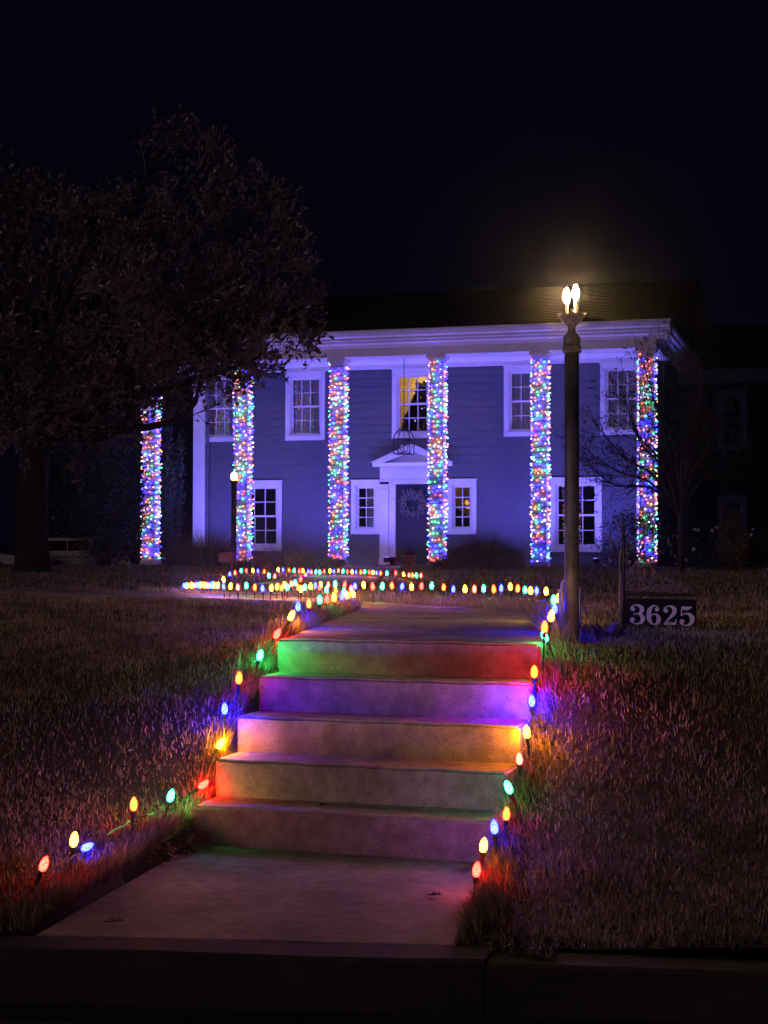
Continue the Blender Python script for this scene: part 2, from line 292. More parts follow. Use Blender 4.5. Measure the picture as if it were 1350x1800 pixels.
# x, y, z of the bulb, lean, colour, label, group, seen with its parts
PATH_LIGHTS = [
   (-2.85, 5.21, 0.128, 18, 'red_dim', 'red path bulb nearest the curb on the left lawn', 'path lights up the left edge of the steps', 1),
   (-2.9, 5.544, 0.156, 5, 'yellow_dim', 'yellow path bulb second from the curb on the left lawn', 'path lights up the left edge of the steps', 1),
   (-2.95, 5.748, 0.088, 60, 'blue_dim', 'fallen blue bulb half buried in grass by a yellow one', 'path lights up the left edge of the steps', 1),
   (-2.95, 6.191, 0.19, 3, 'orange_half', 'orange path bulb alone in left lawn, before the lowest step', 'path lights up the left edge of the steps', 1),
   (-2.85, 6.36, 0.206, 18, 'green_half', 'green path bulb in grass left of the lowest step', 'path lights up the left edge of the steps', 1),
   (-2.79, 6.587, 0.226, 58, 'red', 'red bulb leaning over onto the lowest tread at left', 'path lights up the left edge of the steps', 1),
   (-2.79, 6.797, 0.388, 38, 'yellow_hot', 'yellow bulb leaning over the second tread at left', 'path lights up the left edge of the steps', 1),
   (-2.8, 6.869, 0.544, 0, 'blue', 'blue bulb upright in grass left of the third riser', 'path lights up the left edge of the steps', 1),
   (-2.8, 7.051, 0.676, 2, 'orange_dim', 'orange bulb left of the fourth riser', 'path lights up the left edge of the steps', 1),
   (-2.8, 7.337, 0.768, 18, 'green', 'green bulb tilted beside the top riser at left', 'path lights up the left edge of the steps', 1),
   (-2.79, 7.559, 0.866, 33, 'red', 'red bulb tilted at the left corner of the top step', 'path lights up the left edge of the steps', 1),
   (-2.9, 8.084, 0.936, 22, 'yellow', 'bright yellow bulb tilted above the red one at the top step', 'path lights up the left edge of the steps', 1),
   (-2.98, 8.423, 0.973, 0, 'blue', 'blue bulb just past the top step, left lawn edge', 'path lights up the left edge of the steps', 1),
   (-1.31, 5.751, 0.093, 0, 'red_dim', 'red bulb lowest on the right, tall dark stake', 'path lights up the right edge of the steps', 1),
   (-1.31, 5.869, 0.164, 4, 'yellow_dim', 'yellow bulb second up the right edge, behind a red one', 'path lights up the right edge of the steps', 1),
   (-1.31, 6.068, 0.2, 0, 'blue_dim', 'blue bulb beside the right end of the lowest tread', 'path lights up the right edge of the steps', 1),
   (-1.3, 6.254, 0.222, 0, 'orange_dim', 'orange bulb just above a blue one on the right edge', 'path lights up the right edge of the steps', 1),
   (-1.31, 6.348, 0.317, -20, 'green_dim', 'green bulb tilted left at the right end of the second tread', 'path lights up the right edge of the steps', 1),
   (-1.34, 6.729, 0.384, 0, 'pink_dim', 'dim salmon bulb on the right edge below a yellow one', 'path lights up the right edge of the steps', 1),
   (-1.33, 6.848, 0.489, -3, 'yellow_hot', 'yellow bulb lighting the grass right of the third riser', 'path lights up the right edge of the steps', 1),
   (-1.355, 7.101, 0.604, -3, 'blue_hot', 'blue bulb at the right end of the fourth riser', 'path lights up the right edge of the steps', 1),
   (-1.355, 7.158, 0.735, 0, 'orange_hot', 'orange bulb at the right end beneath the green one', 'path lights up the right edge of the steps', 1),
   (-1.365, 7.49, 0.882, -20, 'green', 'green bulb at the right corner of the top step', 'path lights up the right edge of the steps', 1),
   (-1.364, 7.476, 0.93, 0, 'orange_dim', 'dim orange bulb left of the lamp post foot', 'path lights beside the lamp post', 1),
   (-1.422, 7.987, 0.96, 5, 'yellow_dim', 'big yellow bulb left of the lamp post foot', 'path lights beside the lamp post', 1),
   (-1.485, 8.448, 0.98, 0, 'blue', 'pale blue bulb among the cluster by the lamp post', 'path lights beside the lamp post', 1),
   (-1.718, 9.737, 0.985, 0, 'green_dim', 'mint bulb at the left of the cluster by the lamp post', 'path lights beside the lamp post', 1),
   (-1.666, 9.627, 1.0, 0, 'yellow', 'yellow bulb topmost in the cluster by the lamp post', 'path lights beside the lamp post', 1),
   (-3.945, 12.867, 0.985, 0, 'yellow_half', 'yellow path bulb first from the left in the row across the landing', 'row of path lights across the far edge of the landing', 1),
   (-3.716, 12.375, 0.985, 0, 'red_half', 'red path bulb second from the left in the row across the landing', 'row of path lights across the far edge of the landing', 1),
   (-3.687, 12.563, 0.985, 0, 'green_half', 'green path bulb third from the left in the row across the landing', 'row of path lights across the far edge of the landing', 1),
   (-3.647, 12.72, 0.985, 0, 'orange_half', 'orange path bulb fourth from the left in the row across the landing', 'row of path lights across the far edge of the landing', 1),
   (-3.514, 12.573, 0.985, 0, 'blue_half', 'blue path bulb fifth from the left in the row across the landing', 'row of path lights across the far edge of the landing', 1),
   (-3.392, 12.428, 0.985, 0, 'yellow_half', 'yellow path bulb sixth from the left in the row across the landing', 'row of path lights across the far edge of the landing', 1),
   (-3.361, 12.635, 0.985, 0, 'red_half', 'red path bulb seventh from the left in the row across the landing', 'row of path lights across the far edge of the landing', 1),
   (-3.327, 12.85, 0.985, 0, 'green_half', 'green path bulb eighth from the left in the row across the landing', 'row of path lights across the far edge of the landing', 1),
   (-3.097, 12.357, 0.985, 0, 'orange_half', 'orange path bulb ninth from the left in the row across the landing', 'row of path lights across the far edge of the landing', 1),
   (-2.903, 11.897, 0.985, 0, 'blue_half', 'blue path bulb tenth from the left in the row across the landing', 'row of path lights across the far edge of the landing', 1),
   (-2.823, 11.963, 0.985, 0, 'yellow_half', 'yellow path bulb eleventh from the left in the row across the landing', 'row of path lights across the far edge of the landing', 1),
   (-2.746, 11.959, 0.985, 0, 'pink_half', 'salmon path bulb twelfth from the left in the row across the landing', 'row of path lights across the far edge of the landing', 1),
   (-2.713, 12.146, 0.985, 0, 'green_half', 'green path bulb thirteenth from the left in the row across the landing', 'row of path lights across the far edge of the landing', 1),
   (-2.601, 12.016, 0.985, 0, 'orange_half', 'orange path bulb fourteenth from the left in the row across the landing', 'row of path lights across the far edge of the landing', 1),
   (-2.597, 12.282, 0.985, 0, 'blue_half', 'blue path bulb fifteenth from the left in the row across the landing', 'row of path lights across the far edge of the landing', 1),
   (-2.616, 12.74, 0.985, 0, 'yellow_half', 'yellow path bulb sixteenth from the left in the row across the landing', 'row of path lights across the far edge of the landing', 1),
   (-2.454, 12.25, 0.985, 0, 'orange_half', 'orange path bulb seventeenth from the left in the row across the landing', 'row of path lights across the far edge of the landing', 1),
   (-2.317, 11.858, 0.985, 0, 'green_half', 'green path bulb eighteenth from the left in the row across the landing', 'row of path lights across the far edge of the landing', 1),
   (-2.235, 11.662, 0.985, 0, 'yellow_half', 'yellow path bulb nineteenth from the left in the row across the landing', 'row of path lights across the far edge of the landing', 1),
   (-2.203, 11.739, 0.985, 0, 'blue_half', 'blue path bulb twentieth from the left in the row across the landing', 'row of path lights across the far edge of the landing', 1),
   (-2.096, 11.558, 0.985, 0, 'yellow_half', 'yellow path bulb twenty-first from the left in the row across the landing', 'row of path lights across the far edge of the landing', 1),
   (-3.135, 9.061, 0.965, 0, 'orange_half', 'orange bulb second past the top step on the left grass edge', 'path lights along the left bend of the walk', 1),
   (-3.297, 9.751, 0.965, 0, 'green_half', 'large mint green bulb on the left bend of the walk', 'path lights along the left bend of the walk', 1),
   (-3.376, 10.145, 0.955, 0, 'red_half', 'dim red bulb between a green and a yellow one on the left bend', 'path lights along the left bend of the walk', 1),
   (-3.441, 10.496, 0.955, 0, 'yellow_half', 'yellow bulb nearest the crowded corner of the left bend', 'path lights along the left bend of the walk', 1),
   (-3.518, 10.918, 0.945, 0, 'blue_half', 'pale blue bulb lowest in the crowded corner cluster', 'path lights along the left bend of the walk', 1),
   (-3.839, 11.975, 0.95, 0, 'green_half', 'mint bulb high at the left of the corner cluster', 'path lights along the left bend of the walk', 1),
   (-3.602, 11.308, 0.945, 0, 'yellow_half', 'yellow bulb low in the middle of the corner cluster', 'path lights along the left bend of the walk', 1),
   (-3.623, 11.447, 0.945, 0, 'orange_half', 'orange bulb low in the corner cluster', 'path lights along the left bend of the walk', 1),
   (-3.64, 11.591, 0.945, 0, 'yellow_half', 'yellow bulb at the right of the corner cluster', 'path lights along the left bend of the walk', 1),
   (-4.565, 14.259, 0.95, 0, 'red_half', 'red bulb topmost at the left of the corner cluster', 'path lights along the left bend of the walk', 1),
   (-4.284, 13.694, 0.95, 0, 'blue_half', 'blue bulb topmost at the right of the corner cluster', 'path lights along the left bend of the walk', 1),
   (-4.035, 12.783, 0.95, 0, 'pink_half', 'salmon bulb in the middle of the corner cluster', 'path lights along the left bend of the walk', 1),
   (-5.414, 13.238, 0.95, 0, 'blue_half', 'blue path bulb first from the left in the row crossing the left lawn', 'path lights along the walk crossing the left lawn', 1),
   (-5.355, 13.262, 0.95, 0, 'yellow_half', 'yellow path bulb second from the left in the row crossing the left lawn', 'path lights along the walk crossing the left lawn', 1),
   (-5.149, 12.927, 0.95, 0, 'pink_half', 'salmon path bulb third from the left in the row crossing the left lawn', 'path lights along the walk crossing the left lawn', 1),
   (-5.293, 13.505, 0.95, 0, 'green_half', 'green path bulb fourth from the left in the row crossing the left lawn', 'path lights along the walk crossing the left lawn', 1),
   (-5.007, 12.984, 0.95, 0, 'orange_half', 'orange path bulb fifth from the left in the row crossing the left lawn', 'path lights along the walk crossing the left lawn', 1),
   (-4.812, 12.665, 0.95, 0, 'blue_half', 'blue path bulb sixth from the left in the row crossing the left lawn', 'path lights along the walk crossing the left lawn', 1),
   (-4.804, 12.864, 0.95, 0, 'yellow_half', 'yellow path bulb seventh from the left in the row crossing the left lawn', 'path lights along the walk crossing the left lawn', 1),
   (-4.888, 13.238, 0.95, 0, 'yellow_half', 'yellow path bulb eighth from the left in the row crossing the left lawn', 'path lights along the walk crossing the left lawn', 1),
   (-4.719, 12.898, 0.95, 0, 'orange_half', 'orange path bulb ninth from the left in the row crossing the left lawn', 'path lights along the walk crossing the left lawn', 1),
   (-5.034, 13.836, 0.95, 0, 'yellow_half', 'yellow path bulb tenth from the left in the row crossing the left lawn', 'path lights along the walk crossing the left lawn', 1),
   (-4.736, 13.092, 0.95, 0, 'green_half', 'green path bulb eleventh from the left in the row crossing the left lawn', 'path lights along the walk crossing the left lawn', 1),
   (-5.121, 14.271, 0.95, 0, 'pink_half', 'salmon path bulb twelfth from the left in the row crossing the left lawn', 'path lights along the walk crossing the left lawn', 1),
   (-5.24, 14.722, 0.95, 0, 'green_half', 'green path bulb thirteenth from the left in the row crossing the left lawn', 'path lights along the walk crossing the left lawn', 1),
   (-4.645, 13.128, 0.95, 0, 'orange_half', 'orange path bulb fourteenth from the left in the row crossing the left lawn', 'path lights along the walk crossing the left lawn', 1),
   (-4.44, 12.622, 0.95, 0, 'yellow_half', 'yellow path bulb fifteenth from the left in the row crossing the left lawn', 'path lights along the walk crossing the left lawn', 1),
   (-4.588, 13.151, 0.95, 0, 'green_half', 'green path bulb sixteenth from the left in the row crossing the left lawn', 'path lights along the walk crossing the left lawn', 1),
   (-4.668, 13.54, 0.95, 0, 'yellow_half', 'yellow path bulb seventeenth from the left in the row crossing the left lawn', 'path lights along the walk crossing the left lawn', 1),
   (-4.694, 13.748, 0.95, 0, 'blue_half', 'blue path bulb eighteenth from the left in the row crossing the left lawn', 'path lights along the walk crossing the left lawn', 1),
   (-4.464, 13.201, 0.95, 0, 'red_half', 'red path bulb nineteenth from the left in the row crossing the left lawn', 'path lights along the walk crossing the left lawn', 1),
   (-4.781, 14.171, 0.95, 0, 'yellow_half', 'yellow path bulb twentieth from the left in the row crossing the left lawn', 'path lights along the walk crossing the left lawn', 1),
   (-4.179, 12.54, 0.95, 0, 'green_half', 'green path bulb twenty-first from the left in the row crossing the left lawn', 'path lights along the walk crossing the left lawn', 1),
   (-4.714, 14.198, 0.95, 0, 'pink_half', 'salmon path bulb twenty-second from the left in the row crossing the left lawn', 'path lights along the walk crossing the left lawn', 1),
   (-4.722, 14.435, 0.95, 0, 'green_half', 'green path bulb twenty-third from the left in the row crossing the left lawn', 'path lights along the walk crossing the left lawn', 1),
   (-4.002, 12.252, 0.95, 0, 'orange_half', 'orange path bulb twenty-fourth from the left in the row crossing the left lawn', 'path lights along the walk crossing the left lawn', 1),
   (-5.459, 13.211, 0.957, 0, 'yellow_half', 'path bulb in the glaring crowded left end of the lawn row', 'path lights crowded at the left end of the lawn row', 0),
   (-5.567, 13.408, 0.95, 0, 'orange_half', 'path bulb in the glaring crowded left end of the lawn row', 'path lights crowded at the left end of the lawn row', 0),
   (-5.676, 13.606, 0.947, 0, 'green_half', 'path bulb in the glaring crowded left end of the lawn row', 'path lights crowded at the left end of the lawn row', 0),
   (-5.785, 13.803, 0.939, 0, 'blue_half', 'path bulb in the glaring crowded left end of the lawn row', 'path lights crowded at the left end of the lawn row', 0),
   (-5.896, 14.001, 0.933, 0, 'pink_half', 'path bulb in the glaring crowded left end of the lawn row', 'path lights crowded at the left end of the lawn row', 0),
   (-6.007, 14.197, 0.93, 0, 'yellow_half', 'path bulb in the glaring crowded left end of the lawn row', 'path lights crowded at the left end of the lawn row', 0),
   (-6.118, 14.394, 0.928, 0, 'orange_half', 'path bulb in the glaring crowded left end of the lawn row', 'path lights crowded at the left end of the lawn row', 0),
   (-6.231, 14.591, 0.922, 0, 'green_half', 'path bulb in the glaring crowded left end of the lawn row', 'path lights crowded at the left end of the lawn row', 0),
   (-6.344, 14.787, 0.916, 0, 'blue_half', 'path bulb in the glaring crowded left end of the lawn row', 'path lights crowded at the left end of the lawn row', 0),
   (-6.458, 14.983, 0.905, 0, 'pink_half', 'path bulb in the glaring crowded left end of the lawn row', 'path lights crowded at the left end of the lawn row', 0),
   (-6.572, 15.179, 0.902, 0, 'yellow_half', 'path bulb in the glaring crowded left end of the lawn row', 'path lights crowded at the left end of the lawn row', 0),
   (-6.688, 15.375, 0.894, 0, 'orange_half', 'path bulb in the glaring crowded left end of the lawn row', 'path lights crowded at the left end of the lawn row', 0),
   (-6.804, 15.57, 0.887, 0, 'green_half', 'path bulb in the glaring crowded left end of the lawn row', 'path lights crowded at the left end of the lawn row', 0),
   (-6.92, 15.765, 0.881, 0, 'blue_half', 'path bulb in the glaring crowded left end of the lawn row', 'path lights crowded at the left end of the lawn row', 0),
   (-6.501, 15.896, 0.95, 0, 'yellow_half', 'small yellow path bulb, first from the left in the far row before the porch', 'far row of path lights before the porch', 0),
   (-7.858, 19.436, 0.94, 0, 'blue_half', 'small blue path bulb, second from the left in the far row before the porch', 'far row of path lights before the porch', 0),
   (-8.204, 20.485, 0.94, 0, 'orange_half', 'small orange path bulb, third from the left in the far row before the porch', 'far row of path lights before the porch', 0),
   (-8.993, 22.721, 0.93, 0, 'green_half', 'small green path bulb, fourth from the left in the far row before the porch', 'far row of path lights before the porch', 0),
   (-8.92, 22.756, 0.93, 0, 'red_half', 'small red path bulb, fifth from the left in the far row before the porch', 'far row of path lights before the porch', 0),
   (-8.928, 23.062, 0.93, 0, 'yellow_half', 'small yellow path bulb, sixth from the left in the far row before the porch', 'far row of path lights before the porch', 0),
   (-8.656, 22.579, 0.93, 0, 'blue_half', 'small blue path bulb, seventh from the left in the far row before the porch', 'far row of path lights before the porch', 0),
   (-8.379, 22.125, 0.93, 0, 'orange_half', 'small orange path bulb, eighth from the left in the far row before the porch', 'far row of path lights before the porch', 0),
   (-6.78, 18.064, 0.95, 0, 'green_half', 'small green path bulb, ninth from the left in the far row before the porch', 'far row of path lights before the porch', 0),
   (-6.937, 18.702, 0.93, 0, 'pink_half', 'small salmon path bulb, tenth from the left in the far row before the porch', 'far row of path lights before the porch', 0),
   (-8.764, 23.784, 0.93, 0, 'yellow_half', 'small yellow path bulb, eleventh from the left in the far row before the porch', 'far row of path lights before the porch', 0),
   (-8.692, 23.819, 0.93, 0, 'blue_half', 'small blue path bulb, twelfth from the left in the far row before the porch', 'far row of path lights before the porch', 0),
   (-8.503, 23.584, 0.93, 0, 'orange_half', 'small orange path bulb, thirteenth from the left in the far row before the porch', 'far row of path lights before the porch', 0),
   (-8.331, 23.348, 0.93, 0, 'green_half', 'small green path bulb, fourteenth from the left in the far row before the porch', 'far row of path lights before the porch', 0),
   (-8.07, 22.858, 0.93, 0, 'red_half', 'small red path bulb, fifteenth from the left in the far row before the porch', 'far row of path lights before the porch', 0),
   (-8.018, 22.883, 0.93, 0, 'yellow_half', 'small yellow path bulb, sixteenth from the left in the far row before the porch', 'far row of path lights before the porch', 0),
   (-6.961, 19.975, 0.93, 0, 'pink_half', 'small salmon path bulb, seventeenth from the left in the far row before the porch', 'far row of path lights before the porch', 0),
   (-6.02, 17.092, 0.93, 0, 'red_half', 'small red path bulb, eighteenth from the left in the far row before the porch', 'far row of path lights before the porch', 0),
   (-7.765, 22.414, 0.93, 0, 'blue_half', 'small blue path bulb, nineteenth from the left in the far row before the porch', 'far row of path lights before the porch', 0),
   (-7.555, 21.951, 0.93, 0, 'pink_half', 'small salmon path bulb, twentieth from the left in the far row before the porch', 'far row of path lights before the porch', 0),
   (-7.578, 22.218, 0.93, 0, 'green_half', 'small green path bulb, twenty-first from the left in the far row before the porch', 'far row of path lights before the porch', 0),
   (-7.442, 22.004, 0.93, 0, 'green_half', 'small green path bulb, twenty-second from the left in the far row before the porch', 'far row of path lights before the porch', 0),
   (-7.626, 22.771, 0.93, 0, 'red_half', 'small red path bulb, twenty-third from the left in the far row before the porch', 'far row of path lights before the porch', 0),
   (-7.631, 23.067, 0.93, 0, 'yellow_half', 'small yellow path bulb, twenty-fourth from the left in the far row before the porch', 'far row of path lights before the porch', 0),
   (-7.406, 22.583, 0.93, 0, 'blue_half', 'small blue path bulb, twenty-fifth from the left in the far row before the porch', 'far row of path lights before the porch', 0),
   (-7.594, 23.389, 0.93, 0, 'pink_half', 'small salmon path bulb, twenty-sixth from the left in the far row before the porch', 'far row of path lights before the porch', 0),
   (-7.36, 22.897, 0.93, 0, 'green_half', 'small green path bulb, twenty-seventh from the left in the far row before the porch', 'far row of path lights before the porch', 0),
   (-7.218, 22.672, 0.93, 0, 'red_half', 'small red path bulb, twenty-eighth from the left in the far row before the porch', 'far row of path lights before the porch', 0),
   (-7.072, 22.456, 0.93, 0, 'yellow_half', 'small yellow path bulb, twenty-ninth from the left in the far row before the porch', 'far row of path lights before the porch', 0),
   (-6.94, 22.238, 0.93, 0, 'blue_half', 'small blue path bulb, thirtieth from the left in the far row before the porch', 'far row of path lights before the porch', 0),
   (-6.877, 22.268, 0.93, 0, 'orange_half', 'small orange path bulb, thirty-first from the left in the far row before the porch', 'far row of path lights before the porch', 0),
   (-6.897, 22.538, 0.93, 0, 'green_half', 'small green path bulb, thirty-second from the left in the far row before the porch', 'far row of path lights before the porch', 0),
   (-6.686, 22.083, 0.93, 0, 'red_half', 'small red path bulb, thirty-third from the left in the far row before the porch', 'far row of path lights before the porch', 0),
   (-6.635, 22.107, 0.93, 0, 'yellow_half', 'small yellow path bulb, thirty-fourth from the left in the far row before the porch', 'far row of path lights before the porch', 0),
   (-6.446, 21.665, 0.93, 0, 'blue_half', 'small blue path bulb, thirty-fifth from the left in the far row before the porch', 'far row of path lights before the porch', 0),
   (-6.326, 21.464, 0.93, 0, 'orange_half', 'small orange path bulb, thirty-sixth from the left in the far row before the porch', 'far row of path lights before the porch', 0),
   (-6.242, 21.503, 0.93, 0, 'green_half', 'small green path bulb, thirty-seventh from the left in the far row before the porch', 'far row of path lights before the porch', 0),
   (-6.189, 21.784, 0.93, 0, 'red_half', 'small red path bulb, thirty-eighth from the left in the far row before the porch', 'far row of path lights before the porch', 0),
   (-5.777, 20.741, 0.93, 0, 'yellow_half', 'small yellow path bulb, thirty-ninth from the left in the far row before the porch', 'far row of path lights before the porch', 0),
   (-5.54, 20.166, 0.93, 0, 'pink_half', 'small salmon path bulb, fortieth from the left in the far row before the porch', 'far row of path lights before the porch', 0),
   (-5.498, 20.185, 0.93, 0, 'orange_half', 'small orange path bulb, forty-first from the left in the far row before the porch', 'far row of path lights before the porch', 0),
   (-5.395, 20.013, 0.93, 0, 'green_half', 'small green path bulb, forty-second from the left in the far row before the porch', 'far row of path lights before the porch', 0),
   (-5.338, 20.038, 0.93, 0, 'pink_half', 'small salmon path bulb, forty-third from the left in the far row before the porch', 'far row of path lights before the porch', 0),
]

# ------------------------------------------------------------------ ground
def curb_y(x): return 4.72 + 0.2 * (np.clip(x, -16, 14) + 2.6)      # back edge of the kerb
PL = ([4.6, 5.2, 6.2, 6.4, 6.6, 6.75, 6.87, 7.05, 7.34, 7.56, 8.1, 8.5, 9, 30, 36.5, 46, 400], [0, .02, .07, .09, .12, .25, .40, .545, .64, .735, .795, .815, .82, .84, .84, -.1, -.1])
PR = ([4.9, 5.75, 6.07, 6.3, 6.42, 6.68, 6.86, 7.08, 7.18, 7.49, 8, 9, 30, 36.5, 46, 400], [0, 0, .06, .10, .17, .26, .36, .48, .58, .72, .785, .82, .84, .84, -.1, -.1])
PF = ([4.7, 5.3, 6.0, 7.0, 8.0, 9.0, 10.5, 30, 36.5, 46, 400], [.02, .10, .25, .48, .68, .79, .82, .84, .84, -.1, -.1])
PFR = ([5.1, 5.6, 6.2, 7.0, 7.8, 8.8, 10.5, 30, 36.5, 46, 400], [.02, .05, .16, .40, .64, .78, .82, .84, .84, .6, .6])
WL = [(-2.75, 4.4), (-2.75, 7.46), (-2.89, 8.3), (-3.12, 9.42), (-3.46, 11.2), (-3.95, 12.2), (-4.9, 12.75), (-6.5, 13.4), (-9, 14.2), (-14, 15.5)]
WR = [(-1.30, 4.4), (-1.38, 7.46), (-1.60, 8.6), (-1.83, 9.88), (-1.98, 10.8), (-2.83, 11.75), (-3.86, 12.7), (-5, 13.8), (-6.8, 14.6), (-14, 16.8)]
def hash_noise(x, y, s):
    return (np.sin(x * s * 1.7 + 1.3) * np.cos(y * s * 1.3 + .4) + 0.6 * np.sin(x * s * 3.1 + y * s * 2.7) + .4 * np.cos(y * s * 5.3 - x * s * 4.1)) / 2
def lawn_z(x, y):
    x = np.asarray(x, float); y = np.asarray(y, float)
    lw = np.clip((-2.95 - x) / 1.6, 0, 1); rw = np.clip((x + 1.15) / 1.4, 0, 1)
    zl = np.interp(y, *PL) * (1 - lw) + np.interp(y, *PF) * lw
    zr = np.interp(y, *PR) * (1 - rw) + np.interp(y, *PFR) * rw
    t = np.clip((x + 2.6) / 1.0, 0, 1)
    z = zl * (1 - t) + zr * t + 0.018 * hash_noise(x, y, 1.6)
    inside = (x > np.interp(y, [4.72, 6.36], [-2.645, -2.768])) & (x < np.interp(y, [5.0, 6.36], [-1.19, -1.36])) & (y < 7.46)
    return np.where(inside, z - 0.35, z)

def axis(lo, a, b, hi, step, grow):
    mid = list(np.arange(a, b, step)); s = step; v = a; left = []
    while v > lo: s *= grow; v -= s; left.append(v)
    s = step; v = mid[-1]; right = []
    while v < hi: s *= grow; v += s; right.append(v)
    return np.array(left[::-1] + mid + right)
ax = axis(-88, -4.6, 0.6, 55, 0.07, 1.12); av = axis(4.84, 4.85, 9.5, 115, 0.07, 1.09)
av = np.concatenate([[4.85], av[av > 4.85]])
gx, gv = np.meshgrid(ax, av)
gy = gv + (curb_y(gx) - 4.85) * np.clip(1 - (gv - 4.85) / 3, 0, 1)
gz = lawn_z(gx, gy)
nr, nc = gx.shape; idx = np.arange(nr * nc).reshape(nr, nc)
q = np.stack([idx[:-1, :-1], idx[:-1, 1:], idx[1:, 1:], idx[1:, :-1]], -1).reshape(-1, 4)
lawn = npmesh('lawn', np.stack([gx, gy, gz], -1).reshape(-1, 3), np.concatenate([q[:, [0, 1, 2]], q[:, [0, 2, 3]]]), M['soil'])
tag(lawn, 'sloping lawn of tan dormant grass', kind='structure')

mb = MB(); mb.add([(-98, -30, -.17), (68, -30, -.17), (68, 8.2, -.17), (-98, 4.0, -.17)], [(0, 1, 2, 3)])
tag(mb.build('street', M['asphalt']), 'dark asphalt street below the curb', kind='structure')

curb = bpy.data.objects.new('curb', None); COL.objects.link(curb); tag(curb, 'concrete curb along the street', kind='structure')
def curb_piece(x0, x1, dz=0.0):
    mb = MB(); n = max(2, int((x1 - x0) / .25)); prof = [(0.0, -.3), (0.0, 0.0), (-.15, -.002), (-.172, -.012), (-.18, -.035), (-.20, -.19)]
    vs = []; fs = []; k = len(prof)
    for i in range(n + 1):
        x = x0 + (x1 - x0) * i / n; y = float(curb_y(x)) - .004
        for (dy, z) in prof: vs.append((x, y + dy, z + dz + .003 * math.sin(x * 5)))
    for i in range(n):
        for j in range(k - 1): fs.append((i * k + j, (i + 1) * k + j, (i + 1) * k + j + 1, i * k + j + 1))
    fs.append(tuple(range(k))); fs.append(tuple(reversed(range(n * k, n * k + k))))
    mb.add(vs, fs); return mb.build('curb_section', M['curb'], curb)
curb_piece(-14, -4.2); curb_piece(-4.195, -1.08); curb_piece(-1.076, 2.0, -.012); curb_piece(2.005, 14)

# concrete approach, five steps and the walk beyond
walk = bpy.data.objects.new('walkway', None); COL.objects.link(walk); tag(walk, 'concrete walkway from the curb to the house', kind='structure')
def slab(pts, z, t=0.12, name='slab', m='concrete'):
    bm = bmesh.new(); vs = [bm.verts.new((x, y, z)) for x, y in pts]; f = bm.faces.new(vs)
    if f.normal.z < 0: f.normal_flip()
    r_ = bmesh.ops.extrude_face_region(bm, geom=[f]); bmesh.ops.translate(bm, vec=(0, 0, -t), verts=[e for e in r_['geom'] if isinstance(e, bmesh.types.BMVert)])
    bmesh.ops.recalc_face_normals(bm, faces=bm.faces)
    bmesh.ops.bevel(bm, geom=[e for e in bm.edges if all(v.co.z > z - .01 for v in e.verts)], offset=.008, segments=2, affect='EDGES')
    me = bpy.data.meshes.new(name); bm.to_mesh(me); bm.free(); me.materials.append(M[m])
    o = bpy.data.objects.new(name, me); COL.objects.link(o); o.parent = walk; return o
slab([(-2.74, 6.355), (-2.62, 4.725), (-1.215, 5.004), (-1.39, 6.355)], 0.0, m='dark_concrete')
SY = [6.36, 6.635, 6.91, 7.185, 7.46]
stp = bpy.data.objects.new('front_steps', None); COL.objects.link(stp); tag(stp, 'five concrete steps between the lit lawns', kind='structure')
for k in range(5):
    bm = bmesh.new(); y1 = SY[k + 1] + .02 if k < 4 else 7.60
    bmesh.ops.create_cube(bm, size=1)
    x0, x1 = -2.752 + .004 * math.sin(k * 3), -1.375 + .006 * math.cos(k * 2.3); z0, z1 = (-.35, .17 * (k + 1))
    for v in bm.verts: v.co = Vector((x0 if v.co.x < 0 else x1, SY[k] if v.co.y < 0 else y1, z0 if v.co.z < 0 else z1))
    bmesh.ops.bevel(bm, geom=[e for e in bm.edges if all(v.co.z > z1 - .01 for v in e.verts) or all(v.co.y < SY[k] + .01 for v in e.verts)], offset=.013, segments=3, affect='EDGES')
    # slightly worn nosing
    bmesh.ops.subdivide_edges(bm, edges=[e for e in bm.edges if abs(e.verts[0].co.x - e.verts[1].co.x) > 1], cuts=28)
    for v in bm.verts:
        if v.co.z > z1 - .03 and v.co.y < SY[k] + .03:
            v.co.y += .004 * math.sin(v.co.x * 23 + k) * math.sin(v.co.x * 9 + 2 * k); v.co.z += .002 * math.sin(v.co.x * 17 + k * 5)
    me = bpy.data.meshes.new('step'); bm.to_mesh(me); bm.free(); me.materials.append(M['concrete'])
    o = bpy.data.objects.new('step', me); COL.objects.link(o); o.parent = stp
def lerp(a, b, t): return (a[0] + (b[0] - a[0]) * t, a[1] + (b[1] - a[1]) * t)
def walk_section(i, n):
    for k in range(n):
        a, c = (k + (.006 if k else 0)) / n, (k + 1 - .006) / n
        slab([lerp(WL[i], WL[i + 1], a), lerp(WL[i], WL[i + 1], c), lerp(WR[i], WR[i + 1], c), lerp(WR[i], WR[i + 1], a)], .85)
WL[1] = (-2.75, 7.61); WR[1] = (-1.38, 7.61)
for i, n in ((1, 1), (2, 1), (3, 1), (4, 1), (5, 1), (6, 1), (7, 2), (8, 3)): walk_section(i, n)
hw0, hw1 = (-5.3, 14.35), (-10.35, 34.6)
for k in range(14):
    a, c = k / 14, (k + .985) / 14
    p, q_ = lerp(hw0, hw1, a), lerp(hw0, hw1, c)
    slab([(p[0] - .7, p[1]), (q_[0] - .7, q_[1]), (q_[0] + .7, q_[1]), (p[0] + .7, p[1])], .862)

